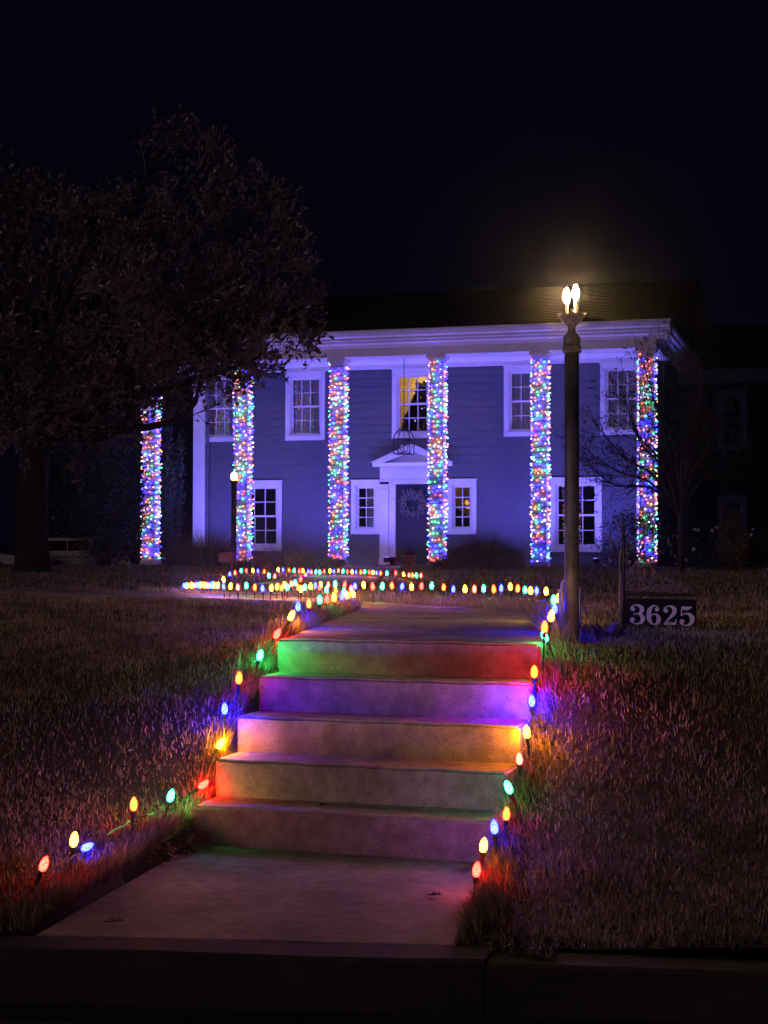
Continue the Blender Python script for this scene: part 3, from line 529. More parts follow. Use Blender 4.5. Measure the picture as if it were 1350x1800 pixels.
# ------------------------------------------------------------------ the house
HX, YC, YW, ZF = -10.35, 35.8, 38.0, 0.85
XL, XR = HX - 6.03, HX + 6.03
house = thing('house', (HX, YW, ZF), 'two storey grey sided house with six pillar portico, floodlit violet', 'house')
def part(mb, name, m, parent=house, **k): return mb.build(name, m, parent, **k)

CAS = 0.115
WINS = []                                                            # (x0,x1,z0,z1) outer edges of the casings
UP = [(HX + d - .545, HX + d + .545, 4.09, 5.86) for d in (-5.33, -2.91, 0, 2.93, 5.36)]
LO = [(HX + d - .64, HX + d + .64, 1.19, 3.02) for d in (-4.19, 4.21)]
SL = [(HX - 1.64, HX - .86, 1.63, 3.01), (HX + .92, HX + 1.68, 1.63, 3.01)]
DOOR = (HX - .86, HX + .90, ZF, 3.38)
openings = UP + LO + SL + [DOOR]
# lap boards, cut round the openings
H_ = .2
for i in range(26):
    z0 = ZF + .02 + i * H_; z1 = min(z0 + H_ + .02, 5.9)
    cuts = sorted((o[0] + .02, o[1] - .02) for o in openings if o[2] + .02 < z1 - .03 and o[3] - .02 > z0 + .005)
    x = XL + .22; segs = []
    for a, b_ in cuts:
        if a > x: segs.append((x, a))
        x = max(x, b_)
    if x < XR - .22: segs.append((x, XR - .22))
    if z1 - z0 < .03: continue
    for a, b_ in segs:
        mb = MB(); d = rnd.uniform(-.0015, .0015)
        mb.prism([(YW - .034 + d, z0), (YW - .006 + d, z1), (YW + .01, z1), (YW + .01, z0)], 'x', a, b_)
        part(mb, 'siding_board', M['siding'])
# shell: sheathing behind the boards with window openings
xs = sorted({XL, XR} | {o[0] + .03 for o in openings} | {o[1] - .03 for o in openings}); zs = sorted({ZF - .1, 6.4} | {o[2] + .03 for o in openings} | {o[3] - .03 for o in openings})
mb = MB()
for i in range(len(xs) - 1):
    for j in range(len(zs) - 1):
        cx_, cz_ = (xs[i] + xs[i + 1]) / 2, (zs[j] + zs[j + 1]) / 2
        if any(o[0] < cx_ < o[1] and o[2] < cz_ < o[3] for o in openings): continue
        mb.add([(xs[i], YW + .02, zs[j]), (xs[i + 1], YW + .02, zs[j]), (xs[i + 1], YW + .02, zs[j + 1]), (xs[i], YW + .02, zs[j + 1])], [(0, 1, 2, 3)])
mb.box((XL, YW + .021, ZF - .1), (XL + .02, 46.0, 6.4)); mb.box((XR - .02, YW + .021, ZF - .1), (XR, 46.0, 6.4)); mb.box((XL + .021, 45.98, ZF - .1), (XR - .021, 46, 6.4))
part(mb, 'wall', M['siding'])
# corner pilasters
for s in (-1, 1):
    x0, x1 = (XL - .02, XL + .32) if s < 0 else (XR - .32, XR + .02)
    mb = MB(); mb.box((x0, YW - .075, ZF), (x1, YW + .2, 5.6)); mb.box((x0 - .03, YW - .1, 5.6), (x1 + .03, YW + .2, 5.68)); mb.box((x0 - .05, YW - .12, 5.68), (x1 + .05, YW + .2, 5.74)); mb.box((x0 - .02, YW - .095, ZF - .002), (x1 + .02, YW - .076, ZF + .2))
    part(mb, 'corner_pilaster', M['white'])
mb = MB(); mb.tube([(XL + .40, YW - .09, 5.9), (XL + .40, YW - .09, ZF + .1)], .04, 8)
part(mb, 'downspout', M['siding'])
# frieze on the wall under the porch ceiling
mb = MB(); mb.box((XL + .03, YW - .05, 5.885), (XR - .03, YW + .01, 6.08)); mb.prism([(YW - .05, 6.0), (YW - .09, 6.03), (YW - .15, 6.10), (YW - .15, 6.17), (YW - .05, 6.17)], 'x', XL - .03, XR + .03)
part(mb, 'wall_frieze', M['white'])
mb = MB(); mb.box((XL - .35, YC - .26, 6.172), (XR + .35, YW + .3, 6.25)); part(mb, 'porch_ceiling', M['white'])

def window(parent, o, cols, ru, rl, y=YW, curtain=None, glass=True, depth=.13, cas=CAS, wm='white'):
    x0, x1, z0, z1 = o; yf = y - .045
    mb = MB()
    mb.box((x0, yf, z0 + cas), (x0 + cas, y + .05, z1 - cas)); mb.box((x1 - cas, yf, z0 + cas), (x1, y + .05, z1 - cas))
    mb.box((x0, yf - .004, z1 - cas), (x1, y + .05, z1)); mb.box((x0, yf - .012, z0), (x1, y + .05, z0 + cas))
    mb.box((x0 - .02, yf - .03, z1), (x1 + .02, y, z1 + .03))
    # reveal
    a0, a1, b0, b1 = x0 + cas, x1 - cas, z0 + cas, z1 - cas
    mb.box((a0, y - .01, b0), (a0 + .03, y + depth, b1)); mb.box((a1 - .03, y - .01, b0), (a1, y + depth, b1))
    mb.box((a0 + .03, y - .01, b1 - .03), (a1 - .03, y + depth, b1)); mb.box((a0 + .03, y - .03, b0), (a1 - .03, y + depth, b0 + .035))
    wn = mb.build('window', M[wm], parent)
    a0 += .03; a1 -= .03; b0 += .035; b1 -= .03; zm = (b0 + b1) / 2; sw = .045
    pane_me = None
    for (lo, hi, rows, yy) in ((zm - .02, b1, ru, y + .035), (b0, zm + .02, rl, y + .07)) if rl else ((b0, b1, ru, y + .045),):
        mb = MB(); mb.box((a0, yy, lo), (a0 + sw, yy + .03, hi)); mb.box((a1 - sw, yy, lo), (a1, yy + .03, hi))
        mb.box((a0 + sw, yy, hi - sw), (a1 - sw, yy + .03, hi)); mb.box((a0 + sw, yy, lo), (a1 - sw, yy + .03, lo + sw))
        mb.build('sash', M[wm], wn)
        mb = MB(); px0, px1, pz0, pz1 = a0 + sw, a1 - sw, lo + sw, hi - sw; mw = .011
        for c in range(1, cols): xx = px0 + (px1 - px0) * c / cols; mb.box((xx - mw, yy + .004, pz0), (xx + mw, yy + .026, pz1))
        for r_ in range(1, rows):
            zz = pz0 + (pz1 - pz0) * r_ / rows
            for c in range(cols):
                xa, xb = px0 + (px1 - px0) * c / cols + (mw if c else 0), px0 + (px1 - px0) * (c + 1) / cols - (mw if c < cols - 1 else 0)
                mb.box((xa, yy + .004, zz - mw), (xb, yy + .026, zz + mw))
        mb.build('muntin_bars', M[wm], wn)
        if glass:
            dx, dz = (px1 - px0) / cols, (pz1 - pz0) / rows
            if pane_me is None or abs(pane_me[1] - dx) > 1e-4 or abs(pane_me[2] - dz) > 1e-4:
                m_ = MB(); m_.add([(-dx / 2, 0, -dz / 2), (dx / 2, 0, -dz / 2), (dx / 2, 0, dz / 2), (-dx / 2, 0, dz / 2)], [(0, 1, 2, 3)])
                po = m_.build('pane', M['glass'], wn, local=True); pane_me = (po.data, dx, dz); bpy.data.objects.remove(po)
            for c in range(cols):
                for r_ in range(rows):
                    p = bpy.data.objects.new('pane', pane_me[0]); COL.objects.link(p); p.parent = wn
                    p.location = Vector((px0 + dx * (c + .5), yy + .015, pz0 + dz * (r_ + .5))) - wloc(parent)
                    p.rotation_euler = (R(rnd.uniform(-.25, .25)), 0, R(rnd.uniform(-.25, .25)))
    if curtain:
        ca, cb = curtain; mb = MB(); n = 40; vs = []; fs = []
        for i in range(n + 1):
            x = ca + (cb - ca) * i / n; yy = y + .118 + .010 * math.sin(i * 1.9) + .006 * math.sin(i * .7)
            vs += [(x, yy, z0 + .05), (x, yy, z1 - .05)]
        fs = [(2 * i, 2 * i + 2, 2 * i + 3, 2 * i + 1) for i in range(n)]
        mb.add(vs, fs); mb.build('curtain', M['curtain'], wn)
    return wn
def room(o, m, d=2.2, pad=.5, name='room'):
    x0, x1, z0, z1 = o[0] - pad + .05, o[1] + pad - .05, o[2] - .4, o[3] + .25; y0, y1 = YW + .24, YW + d
    mb = MB(); vs = [(x0, y0, z0), (x1, y0, z0), (x1, y1, z0), (x0, y1, z0), (x0, y0, z1), (x1, y0, z1), (x1, y1, z1), (x0, y1, z1)]
    mb.add(vs, [(0, 1, 2, 3), (4, 7, 6, 5), (1, 5, 6, 2), (2, 6, 7, 3), (3, 7, 4, 0)]); return part(mb, name, m)
for i, o in enumerate(UP):
    window(house, o, 3, 2, 2, curtain=None if i == 2 else (o[0] + .1, o[1] - .1))
    room(o, M['cream'] if i == 2 else M['dark_room'], d=3.2 if i == 2 else 1.0, pad=.9 if i == 2 else .2)
for o in LO: window(house, o, 3, 2, 2); room(o, M['dark_room'])
window(house, SL[0], 2, 4, 0, curtain=(SL[0][0] + .4, SL[0][1] - .1)); room(SL[0], M['dark_room'], pad=0)
window(house, SL[1], 2, 4, 0); room(SL[1], M['cream'], d=1.6, pad=0)
# lamps burning in the two rooms
def room_lamp(x, y, z, e, r_=.07):
    mb = MB(); mb.lathe([(.02, .1), (.05, .08), (.09, 0), (.06, -.05), (.01, -.07)], 10, (x, y, z)); mb.tube([(x, y, z + .1), (x, y, z + .3)], .008, 5)
    o = part(mb, 'ceiling_lamp', emit('room_lamp_glow', (1, .72, .38), e), smooth=True); return o
room_lamp(HX - .25, YW + 2.5, 5.75, 85); room_lamp(SL[1][0] + .35, YW + .42, 3.16, 5)
# banister seen in the right sidelight
mb = MB(); mb.prism([(SL[1][0] + .05, 2.32), (SL[1][1] - .05, 1.9), (SL[1][1] - .05, 1.5), (SL[1][0] + .05, 1.5)], 'y', YW + .7, YW + .74)
part(mb, 'staircase', M['dark_room'])

# door case
mb = MB()
for s, (xa, xb) in ((-1, (HX - .86, HX - .63)), (1, (HX + .67, HX + .90))):
    mb.box((xa, YW - .07, ZF), (xb, YW + .02, 2.92)); mb.box((xa - .015, YW - .085, ZF - .002), (xb + .015, YW - .071, ZF + .16)); mb.box((xa - .015, YW - .085, 2.74), (xb + .015, YW - .071, 2.80)); mb.box((xa - .025, YW - .095, 2.86), (xb + .025, YW - .071, 2.915))
part(mb, 'door_pilaster', M['white'])
mb = MB(); mb.box((HX - .628, YW - .03, ZF), (HX - .45, YW + .04, 2.92)); mb.box((HX + .49, YW - .03, ZF), (HX + .668, YW + .04, 2.92)); mb.box((HX - .628, YW - .032, 2.921), (HX + .668, YW + .04, 3.0))
part(mb, 'door_casing', M['white'])
mb = MB(); mb.box((HX - .86, YW - .06, 3.002), (HX + .90, YW + .02, 3.36)); mb.box((HX - .88, YW - .075, 2.98), (HX + .92, YW - .061, 3.03)); mb.box((HX - .62, YW - .07, 3.08), (HX + .66, YW - .061, 3.30))
part(mb, 'door_entablature', M['white'])
PX0, PX1, PZ, PA = HX - 1.03, HX + 1.07, 3.37, 3.90; pc = (PX0 + PX1) / 2
mb = MB(); mb.prism([(YW + .02, PZ), (YW - .12, PZ), (YW - .17, PZ + .04), (YW - .22, PZ + .09), (YW + .02, PZ + .09)], 'x', PX0, PX1)
part(mb, 'pediment_cornice', M['white'])
mb = MB(); mb.prism([(PX0 + .12, PZ + .092), (PX1 - .12, PZ + .092), (pc, PA - .12)], 'y', YW - .05, YW + .02); part(mb, 'tympanum', M['white'])
for s in (-1, 1):
    e = PX0 if s < 0 else PX1; mb = MB()
    t = (PA - PZ - .09) / (pc - PX0)
    mb.prism([(e, PZ + .092), (pc, PA), (pc, PA - .15), (e - s * (-.0) + (-s) * .30, PZ + .092)] if s > 0 else [(e, PZ + .092), (e + .30, PZ + .092), (pc, PA - .15), (pc, PA)], 'y', YW - .22 - .002 * s, YW - .052)
    mb.prism([(e, PZ + .10), (pc, PA + .008), (pc, PA + .04), (e + s * .04, PZ + .10)], 'y', YW - .25 - .002 * s, YW)
    part(mb, 'raking_cornice', M['white'])
mb = MB(); mb.box((pc - .06, YW - .24, PA - .22), (pc + .06, YW - .06, PA - .02)); part(mb, 'pediment_block', M['white'])
# the door itself
dr = MB().box((HX - .449, YW + .045, ZF + .02), (HX + .489, YW + .09, 2.919)).build('front_door', M['door'], house)
for (a, b_, c, d) in ((-.37, -.03, 1.05, 1.62), (.07, .41, 1.05, 1.62), (-.37, -.03, 1.75, 2.3), (.07, .41, 1.75, 2.3), (-.37, -.03, 2.42, 2.8), (.07, .41, 2.42, 2.8)):
    mb = MB(); mb.box((HX + a, YW + .034, c), (HX + b_, YW + .0452, d)); mb.box((HX + a + .05, YW + .026, c + .05), (HX + b_ - .05, YW + .0342, d - .05)); mb.build('panel', M['door'], dr)
mb = MB(); mb.lathe([(.01, 0), (.03, .01), (.03, .04), (.01, .055)], 10); k = mb.build('door_knob', M['brass'], dr, smooth=True, local=True); k.rotation_euler = (R(90), 0, 0); k.location = Vector((HX + .42, YW + .03, 1.85)) - wloc(house)
mb = MB(); mb.box((HX - .62, YW - .14, ZF), (HX + .66, YW + .1, ZF + .018)); part(mb, 'door_sill', M['dark_brick'])

# porch floor and its step
mb = MB(); mb.box((XL - .6, YC - .45, .4), (XR + .6, YW + .02, ZF)); part(mb, 'porch_floor', M['brick'])
mb = MB(); mb.box((HX - 1.9, YC - 1.0, .4), (HX + 1.9, YC - .452, ZF + .012)); part(mb, 'porch_step', M['brick'])

# pillars
COLX = [-16.63 + 2.5 * k for k in range(6)]; CW = .165
for x in COLX:
    c = MB().box((x - CW, YC - CW, ZF + .11), (x + CW, YC + CW, 5.78)).build('pillar', M['white'], house)
    MB().box((x - CW - .04, YC - CW - .04, ZF), (x + CW + .04, YC + CW + .04, ZF + .109)).build('base', M['white'], c)
    mb = MB(); mb.box((x - CW - .03, YC - CW - .03, 5.781), (x + CW + .03, YC + CW + .03, 5.83)); mb.box((x - CW - .065, YC - CW - .065, 5.831), (x + CW + .065, YC + CW + .065, 5.917)); mb.build('capital', M['white'], c)
# beam, cornice, roof
BX0, BX1 = COLX[0] - .24, COLX[-1] + .24
mb = MB(); mb.box((BX0, YC - .25, 5.918), (BX1, YC + .25, 6.171)); mb.box((BX0, YC + .2501, 5.918), (BX0 + .48, YW + .3, 6.171)); mb.box((BX1 - .48, YC + .2501, 5.918), (BX1, YW + .3, 6.171)); part(mb, 'porch_beam', M['white'])
CP = [(.0, 6.10), (-.03, 6.12), (-.05, 6.15), (-.06, 6.18), (-.13, 6.22), (-.15, 6.22), (-.15, 6.27), (-.26, 6.28), (-.27, 6.33), (-.33, 6.37), (-.35, 6.42), (-.35, 6.45), (.2, 6.45), (.2, 6.172), (.0, 6.172)]
cor = MB(); cor.prism([(YC - .251 + a, z) for a, z in CP], 'x', BX0 - .33, BX1 + .33)
for s, xe in ((-1, BX0), (1, BX1)):
    cor.prism([(xe - s * a + s * .001, z) for a, z in CP], 'y', YC - .249, 46.5)
part(cor, 'cornice', M['white'])
mb = MB(); mb.box((BX0 - .36, YC - .66, 6.451), (BX1 + .36, YC - .54, 6.50)); part(mb, 'gutter', M['white'])
# hipless roof with two slopes, shingle courses
ridge_y, ridge_z = 42.2, 8.55
mb = MB(); n = 26
for i in range(n):
    t0, t1 = i / n, (i + 1.08) / n
    y0, z0 = YC - .62 + (ridge_y - YC + .62) * t0, 6.47 + (ridge_z - 6.47) * t0
    y1, z1 = YC - .62 + (ridge_y - YC + .62) * min(t1, 1), 6.47 + (ridge_z - 6.47) * min(t1, 1)
    mb.prism([(y0, z0 + .028), (y1, z1 + .012), (y1, z1), (y0, z0)], 'x', BX0 - .42, BX1 + .42)
mb.prism([(ridge_y, ridge_z + .01), (49, 6.47), (49, 6.44), (ridge_y, ridge_z - .02)], 'x', BX0 - .42, BX1 + .42)
part(mb, 'roof', M['roof'])
for xe in (BX0, BX1 - .02):
    mb = MB(); mb.prism([(YC - .2, 6.452), (48.4, 6.452), (ridge_y, ridge_z - .03)], 'x', xe, xe + .02); part(mb, 'gable', M['siding'])

# side house further back on the right
nh = thing('neighbouring_house', (-.5, 44.2, .8), 'unlit house set back behind the bare tree, white trimmed windows', 'house')
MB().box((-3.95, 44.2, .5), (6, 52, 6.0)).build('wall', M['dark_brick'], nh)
mb = MB(); mb.box((-4.2, 43.9, 5.93), (6.2, 44.19, 6.2)); mb.prism([(43.9, 6.2), (43.7, 6.26), (43.7, 6.3), (44.2, 6.3), (44.2, 6.201)], 'x', -4.2, 6.2); mb.build('eave_trim', M['unlit_trim'], nh)
mb = MB(); mb.prism([(43.6, 6.31), (48.5, 8.2), (53, 6.31)], 'x', -4.3, 6.3); mb.build('roof', M['roof'], nh)
for o in ((-3.15, -2.33, 4.06, 5.72), (-3.15, -2.33, 1.2, 2.75), (.4, 1.3, 4.06, 5.72)):
    x0, x1, z0, z1 = o; yf = 44.15
    wn = window(nh, o, 2, 4, 0, y=44.12, glass=False, depth=.07, wm='unlit_trim')
    MB().box((x0 + .14, 44.18, z0 + .14), (x1 - .14, 44.198, z1 - .14)).build('pane', M['car_glass'], wn)

# ------------------------------------------------------------------ strings of lights wound round the pillars
def ico(r, sub=1):
    bm = bmesh.new(); bmesh.ops.create_icosphere(bm, subdivisions=sub, radius=r); me = bpy.data.meshes.new('bulb'); bm.to_mesh(me); bm.free(); return me
MINI = {}
for c in STR:
    me = ico(.0190); me.materials.append(M['mini_' + c]); MINI[c] = me
SEQ = ['red', 'green', 'blue', 'pink', 'blue', 'orange', 'green', 'blue', 'pink', 'red']
SLAB = ['string of coloured lights round the leftmost pillar, behind dark shrubs', 'string of coloured lights round the pillar behind the small lamp post', 'string of coloured lights round the pillar left of the front door',
        'string of coloured lights round the pillar partly hiding the front door', 'string of coloured lights round the pillar left of the tall lamp post', 'string of coloured lights round the rightmost pillar, behind the bare tree']
for ci, x in enumerate(COLX):
    r2 = random.Random(20 + ci)
    st = thing('string_lights', (x, YC, ZF), SLAB[ci], 'string lights', 'light strings wrapped round the porch pillars')
    pts = []; per = 8 * CW; z = ZF + .16; s = 0.0; wire = []; k = ci * 3
    hw = CW + .012
    def at(s_, off):
        u = (s_ % per) / (2 * CW); f_ = int(u); t = (u - f_) * 2 * CW - CW
        h = CW + off
        return [(x + t, YC - h), (x + h, YC + t), (x - t, YC + h), (x - h, YC - t)][f_]
    zz = z; n = 0
    while zz < 5.76:
        p = at(s, .03 + r2.uniform(0, .02)); fpos = int((s % per) / (2 * CW))
        patch = SEQ[int((s / per) * 2.3 + fpos * 1.7) % 10] if r2.random() < .45 else SEQ[k % 10]
        pts.append((p[0], p[1], zz + r2.uniform(-.045, .045), patch, fpos)); k += 1
        ds = r2.uniform(.06, .125); s += ds; zz += ds / per * (.118 + .018 * math.sin(zz * 5.1 + ci * 2) + .012 * math.sin(zz * 11.3))
    sv = 0.0
    while True:
        zc_ = z + sv / per * .12
        if zc_ > 5.76: break
        p = at(sv, .012); wire.append((p[0], p[1], zc_)); sv += CW / 2
    wb = MB().tube(wire, .006, 4).build('wire', M['wire'], st)
    order = sorted(range(len(pts)), key=lambda i: {0: 0, 1: 1, 3: 2, 2: 3}[pts[i][4]])
    front = order[:300]; back = order[300:]
    base = Vector((x, YC, ZF))
    for i in front:
        p = pts[i]; o = bpy.data.objects.new('bulb', MINI[p[3]]); COL.objects.link(o); o.parent = st
        o.location = Vector(p[:3]) - base; f_ = r2.uniform(.7, 1.3); o.scale = (f_, f_, f_)
    if back:
        mb = MB(); tv = [tuple(v.co) for v in MINI['red'].vertices]; tf = [tuple(q_.vertices) for q_ in MINI['red'].polygons]; cl = list(STR)
        for i in back:
            p = pts[i]; mb.add([(a + p[0], b_ + p[1], c_ + p[2]) for a, b_, c_ in tv], tf, cl.index(p[3]))
        tag(mb.build('rear_bulbs', [M['mini_' + c] for c in cl], st), kind='stuff')

# floodlights standing in the bed before the porch
FX = [(COLX[k] + d, 36.25) for k, d in ((0, 1.25), (1, 1.25), (2, 1.1), (3, 1.4), (4, 1.25))]
FL = ['small floodlight on the porch floor between the two leftmost pillars', 'small floodlight on the porch floor below the upper left window', 'small floodlight on the porch floor before the front door', 'small floodlight on the porch floor behind the round bush', 'small floodlight on the porch floor below the lower right window']
def floodlight(i, x, y, e, z0=ZF, aim=(0, .34, .94), cone=140, colr=(0.15, 0.12, 1.0)):
    z = z0; t = thing('floodlight', (x, y, z), FL[i], 'floodlight', 'floodlights aimed at the house front')
    mb = MB(); mb.box((x - .07, y - .03, z + .08), (x + .07, y + .02, z + .2)); mb.build('housing', M['iron'], t)
    mb = MB(); mb.box((x - .06, y - .025, z + .201), (x + .06, y + .018, z + .206)); mb.build('lens', M['flood_glass'], t)
    mb = MB(); mb.tube([(x, y, z), (x, y, z + .079)], .012, 6); mb.build('stake', M['iron'], t)
    l = bpy.data.lights.new('flood_lamp', 'SPOT'); l.energy = e; l.color = colr; l.spot_size = R(cone); l.spot_blend = 1.0; l.shadow_soft_size = .10
    o = bpy.data.objects.new('flood_lamp', l); COL.objects.link(o); o.parent = t; o.location = (0, .05, .24)
    o.rotation_euler = Vector(aim).to_track_quat('-Z', 'Y').to_euler()
for i, (x, y) in enumerate(FX): floodlight(i, x, y, FLOOD)
FL += ['floodlight in the bed by the left ornamental grass, aimed at the cornice', 'floodlight in the bed left of the door step, aimed at the cornice', 'floodlight hidden behind the round bush, aimed at the cornice']
for i, (x, y) in enumerate(((-14.6, 32.2), (-10.6, 32.9), (-6.9, 32.4))): floodlight(5 + i, x, y, FLOOD * .42, float(lawn_z(x, y)), (0, .62, .92), 62, (.50, .26, 1.0))

# ------------------------------------------------------------------ lamp posts
def fluted(amp, n): return lambda r, z, a, j: (r * (1 + amp * math.cos(n * a)), z)
lp = thing('lamp_post', (-1.37, 8.33, .79), 'tall weathered lamp post with two bare glowing candle bulbs', 'lamp post')
lx, ly = -1.37, 8.33
mb = MB(); mb.lathe([(.041, .6), (.0405, 1.5), (.040, 2.385)], 20, (lx, ly, 0)); mb.build('pole', M['pole'], lp, smooth=True)
mb = MB(); mb.lathe([(.041, 2.384), (.051, 2.388), (.053, 2.396), (.049, 2.402), (.053, 2.409), (.052, 2.418), (.045, 2.424), (.047, 2.45), (.047, 2.47), (.034, 2.486), (.022, 2.50), (.021, 2.53), (.03, 2.536)], 22, (lx, ly, 0)); mb.build('collar', M['pole'], lp, smooth=True)
def petal(r, z, a, j):
    if j >= 4: return (r * (1 + .05 * math.cos(9 * a)), z + .007 * math.cos(9 * a))
    return (r * (1 + .02 * math.cos(9 * a)), z)
mb = MB(); mb.lathe([(.026, 2.534), (.038, 2.545), (.054, 2.56), (.068, 2.578), (.074, 2.59), (.076, 2.596), (.072, 2.594), (.05, 2.572), (.02, 2.556)], 36, (lx, ly, 0), jit=petal); mb.build('petal_cup', M['cup'], lp)
for dx, dy, h in ((-.026, -.01, 2.657), (.020, .012, 2.677)):
    mb = MB(); mb.tube([(lx + dx * .5, ly + dy, 2.558), (lx + dx, ly + dy, 2.60), (lx + dx, ly + dy, h)], .009, 8); sk = mb.build('candle_socket', M['cup'], lp)
    mb = MB(); mb.lathe([(.006, -.004), (.010, .004), (.018, .02), (.0195, .035), (.016, .055), (.009, .072), (.002, .084)], 12, (lx + dx, ly + dy, h)); mb.build('candle_bulb', M['candle'], lp, smooth=True)
mb = MB(); mb.tube([(lx + .03, ly, 2.56), (lx + .034, ly, 2.64)], .004, 5); mb.tube([(lx - .004, ly + .03, 2.56), (lx - .004, ly + .03, 2.63)], .004, 5); mb.build('bulb_stem', M['iron'], lp)

l2 = thing('lamp_post', (-11.23, 27.97, .83), 'smaller dark lamp post with one glowing globe before a lit pillar', 'lamp post')
bx_, by_ = -11.23, 27.97
mb = MB(); mb.lathe([(.075, .8), (.07, .95), (.055, 1.0), (.05, 1.8), (.048, 2.42), (.06, 2.43), (.06, 2.47), (.04, 2.5), (.07, 2.57), (.075, 2.6)], 14, (bx_, by_, 0)); mb.build('pole', M['pole'], l2, smooth=True)
mb = MB(); mb.lathe([(.03, 2.60), (.06, 2.63), (.07, 2.68), (.05, 2.74), (.01, 2.77)], 14, (bx_, by_, 0)); mb.build('globe', M['globe'], l2, smooth=True)

# ------------------------------------------------------------------ path lights
def c9_mesh(name, col, seg, parts):
    prof = [(.0075, -.032), (.0155, -.026), (.0195, -.014), (.0205, .0), (.0190, .014), (.0150, .027), (.0090, .038), (.002, .0445)]
    mb = MB(); mb.lathe(prof, seg)
    if not parts:
        mb.lathe([(.009, -.062), (.012, -.033), (.010, -.0325)], 6, mi=1)
    return mb
BME = {}
for c in PATH:
    o = c9_mesh('bulb', c, 12, True).build('bulb', M['bulb_' + c]); BME[c] = o.data; bpy.data.objects.remove(o)
    o = c9_mesh('bulb', c, 8, False).build('bulb', [M['bulb_' + c], M['socket']]); BME[c + '_far'] = o.data; bpy.data.objects.remove(o)
mb = MB(); mb.lathe([(.010, -.066), (.0135, -.062), (.0135, -.036), (.012, -.0325)], 10); o = mb.build('socket', M['socket']); SOCK = o.data; bpy.data.objects.remove(o)
def stake_mesh(h):
    mb = MB(); mb.lathe([(.002, -.066 - h), (.006, -.062 - h), (.007, -.09), (.009, -.066)], 6); mb.box((-.011, -.002, -.1), (.011, .002, -.07)); o = mb.build('stake', M['socket']); me = o.data; bpy.data.objects.remove(o); return me
STK = [stake_mesh(.06), stake_mesh(.12), stake_mesh(.22)]
for (x, y, z, tilt, colr, lab, grp, near) in PATH_LIGHTS:
    s = rnd.uniform(.69, .78)
    if near:
        t = thing('path_light', (x, y, z), lab, 'path light', grp)
        h = z - float(lawn_z(x, y)); si = 0 if h < .09 else (1 if h < .17 else 2)
        for nm, me in (('bulb', BME[colr]), ('socket', SOCK), ('stake', STK[si])):
            o = bpy.data.objects.new(nm, me); COL.objects.link(o); o.parent = t
        t.scale = (s, s, s)
    else:
        t = bpy.data.objects.new('path_light', BME[colr + '_far']); COL.objects.link(t); t.location = (x, y, z); tag(t, lab, 'path light', grp); t.scale = (s * 1.05,) * 3
    t.rotation_euler = (R(rnd.uniform(-6, 6)), R(tilt + rnd.uniform(-4, 4)), R(rnd.uniform(0, 360)) if not tilt else R(16))
# the cords they are strung on
def cord(pts, lab, grp='cords strung between the path lights'):
    P = []
    for i in range(len(pts) - 1):
        a, b_ = Vector(pts[i]), Vector(pts[i + 1])
        for k in range(5):
            p = a.lerp(b_, k / 5); sag = math.sin(math.pi * k / 5)
            g = float(lawn_z(p.x, p.y)) + .03; p.z = p.z - .06 * (1 - sag) - sag * max(.0, p.z - g - .02) * .8; P.append(p + Vector((rnd.uniform(-.012, .012), rnd.uniform(-.012, .012), 0)))
    tag(MB().tube(P, .0028, 5).build('light_cord', M['wire']), lab, 'cord', grp)
def grp_pts(g): return [p[:3] for p in PATH_LIGHTS if p[6] == g]
cord(grp_pts('path lights up the left edge of the steps'), 'thin green cord linking the bulbs up the left lawn edge')
cord(grp_pts('path lights up the right edge of the steps'), 'thin green cord linking the bulbs up the right lawn edge')
cord(grp_pts('row of path lights across the far edge of the landing'), 'thin green cord linking the row of bulbs across the landing')

# ------------------------------------------------------------------ house number sign
sgx, sgy = -1.25, 9.645
sg = thing('house_number_sign', (sgx, sgy, .79), 'black iron yard sign with scrolls and a plate reading 3625', 'sign')
SD = Vector((.96, .28, -.015)).normalized(); SN = Vector((.28, -.96, 0)).normalized(); SU = Vector((0, 0, 1))
def sp(u, v, d=0.0): return Vector((sgx, sgy, 0)) + SD * u + SU * v + SN * d
mb = MB(); mb.tube([sp(-.012, .6), sp(-.012, 1.45)], .011, 8); mb.lathe([(.004, 1.44), (.017, 1.45), (.012, 1.462), (.006, 1.47), (.014, 1.485), (.010, 1.498), (.002, 1.515)], 10, (sp(-.012, 0).x, sp(-.012, 0).y, 0)); mb.build('post', M['iron'], sg, smooth=True)
mb = MB(); mb.tube([sp(-.035, 1.30), sp(-.033, 1.0), sp(-.032, .6)], .006, 6); mb.build('stay_rod', M['pole'], sg, smooth=True)
mb = MB(); mb.tube([sp(-.01, 1.03), sp(.44, 1.03)], .006, 6); mb.tube([sp(-.01, 1.045), sp(.40, 1.042)], .004, 5); mb.build('arm', M['iron'], sg)
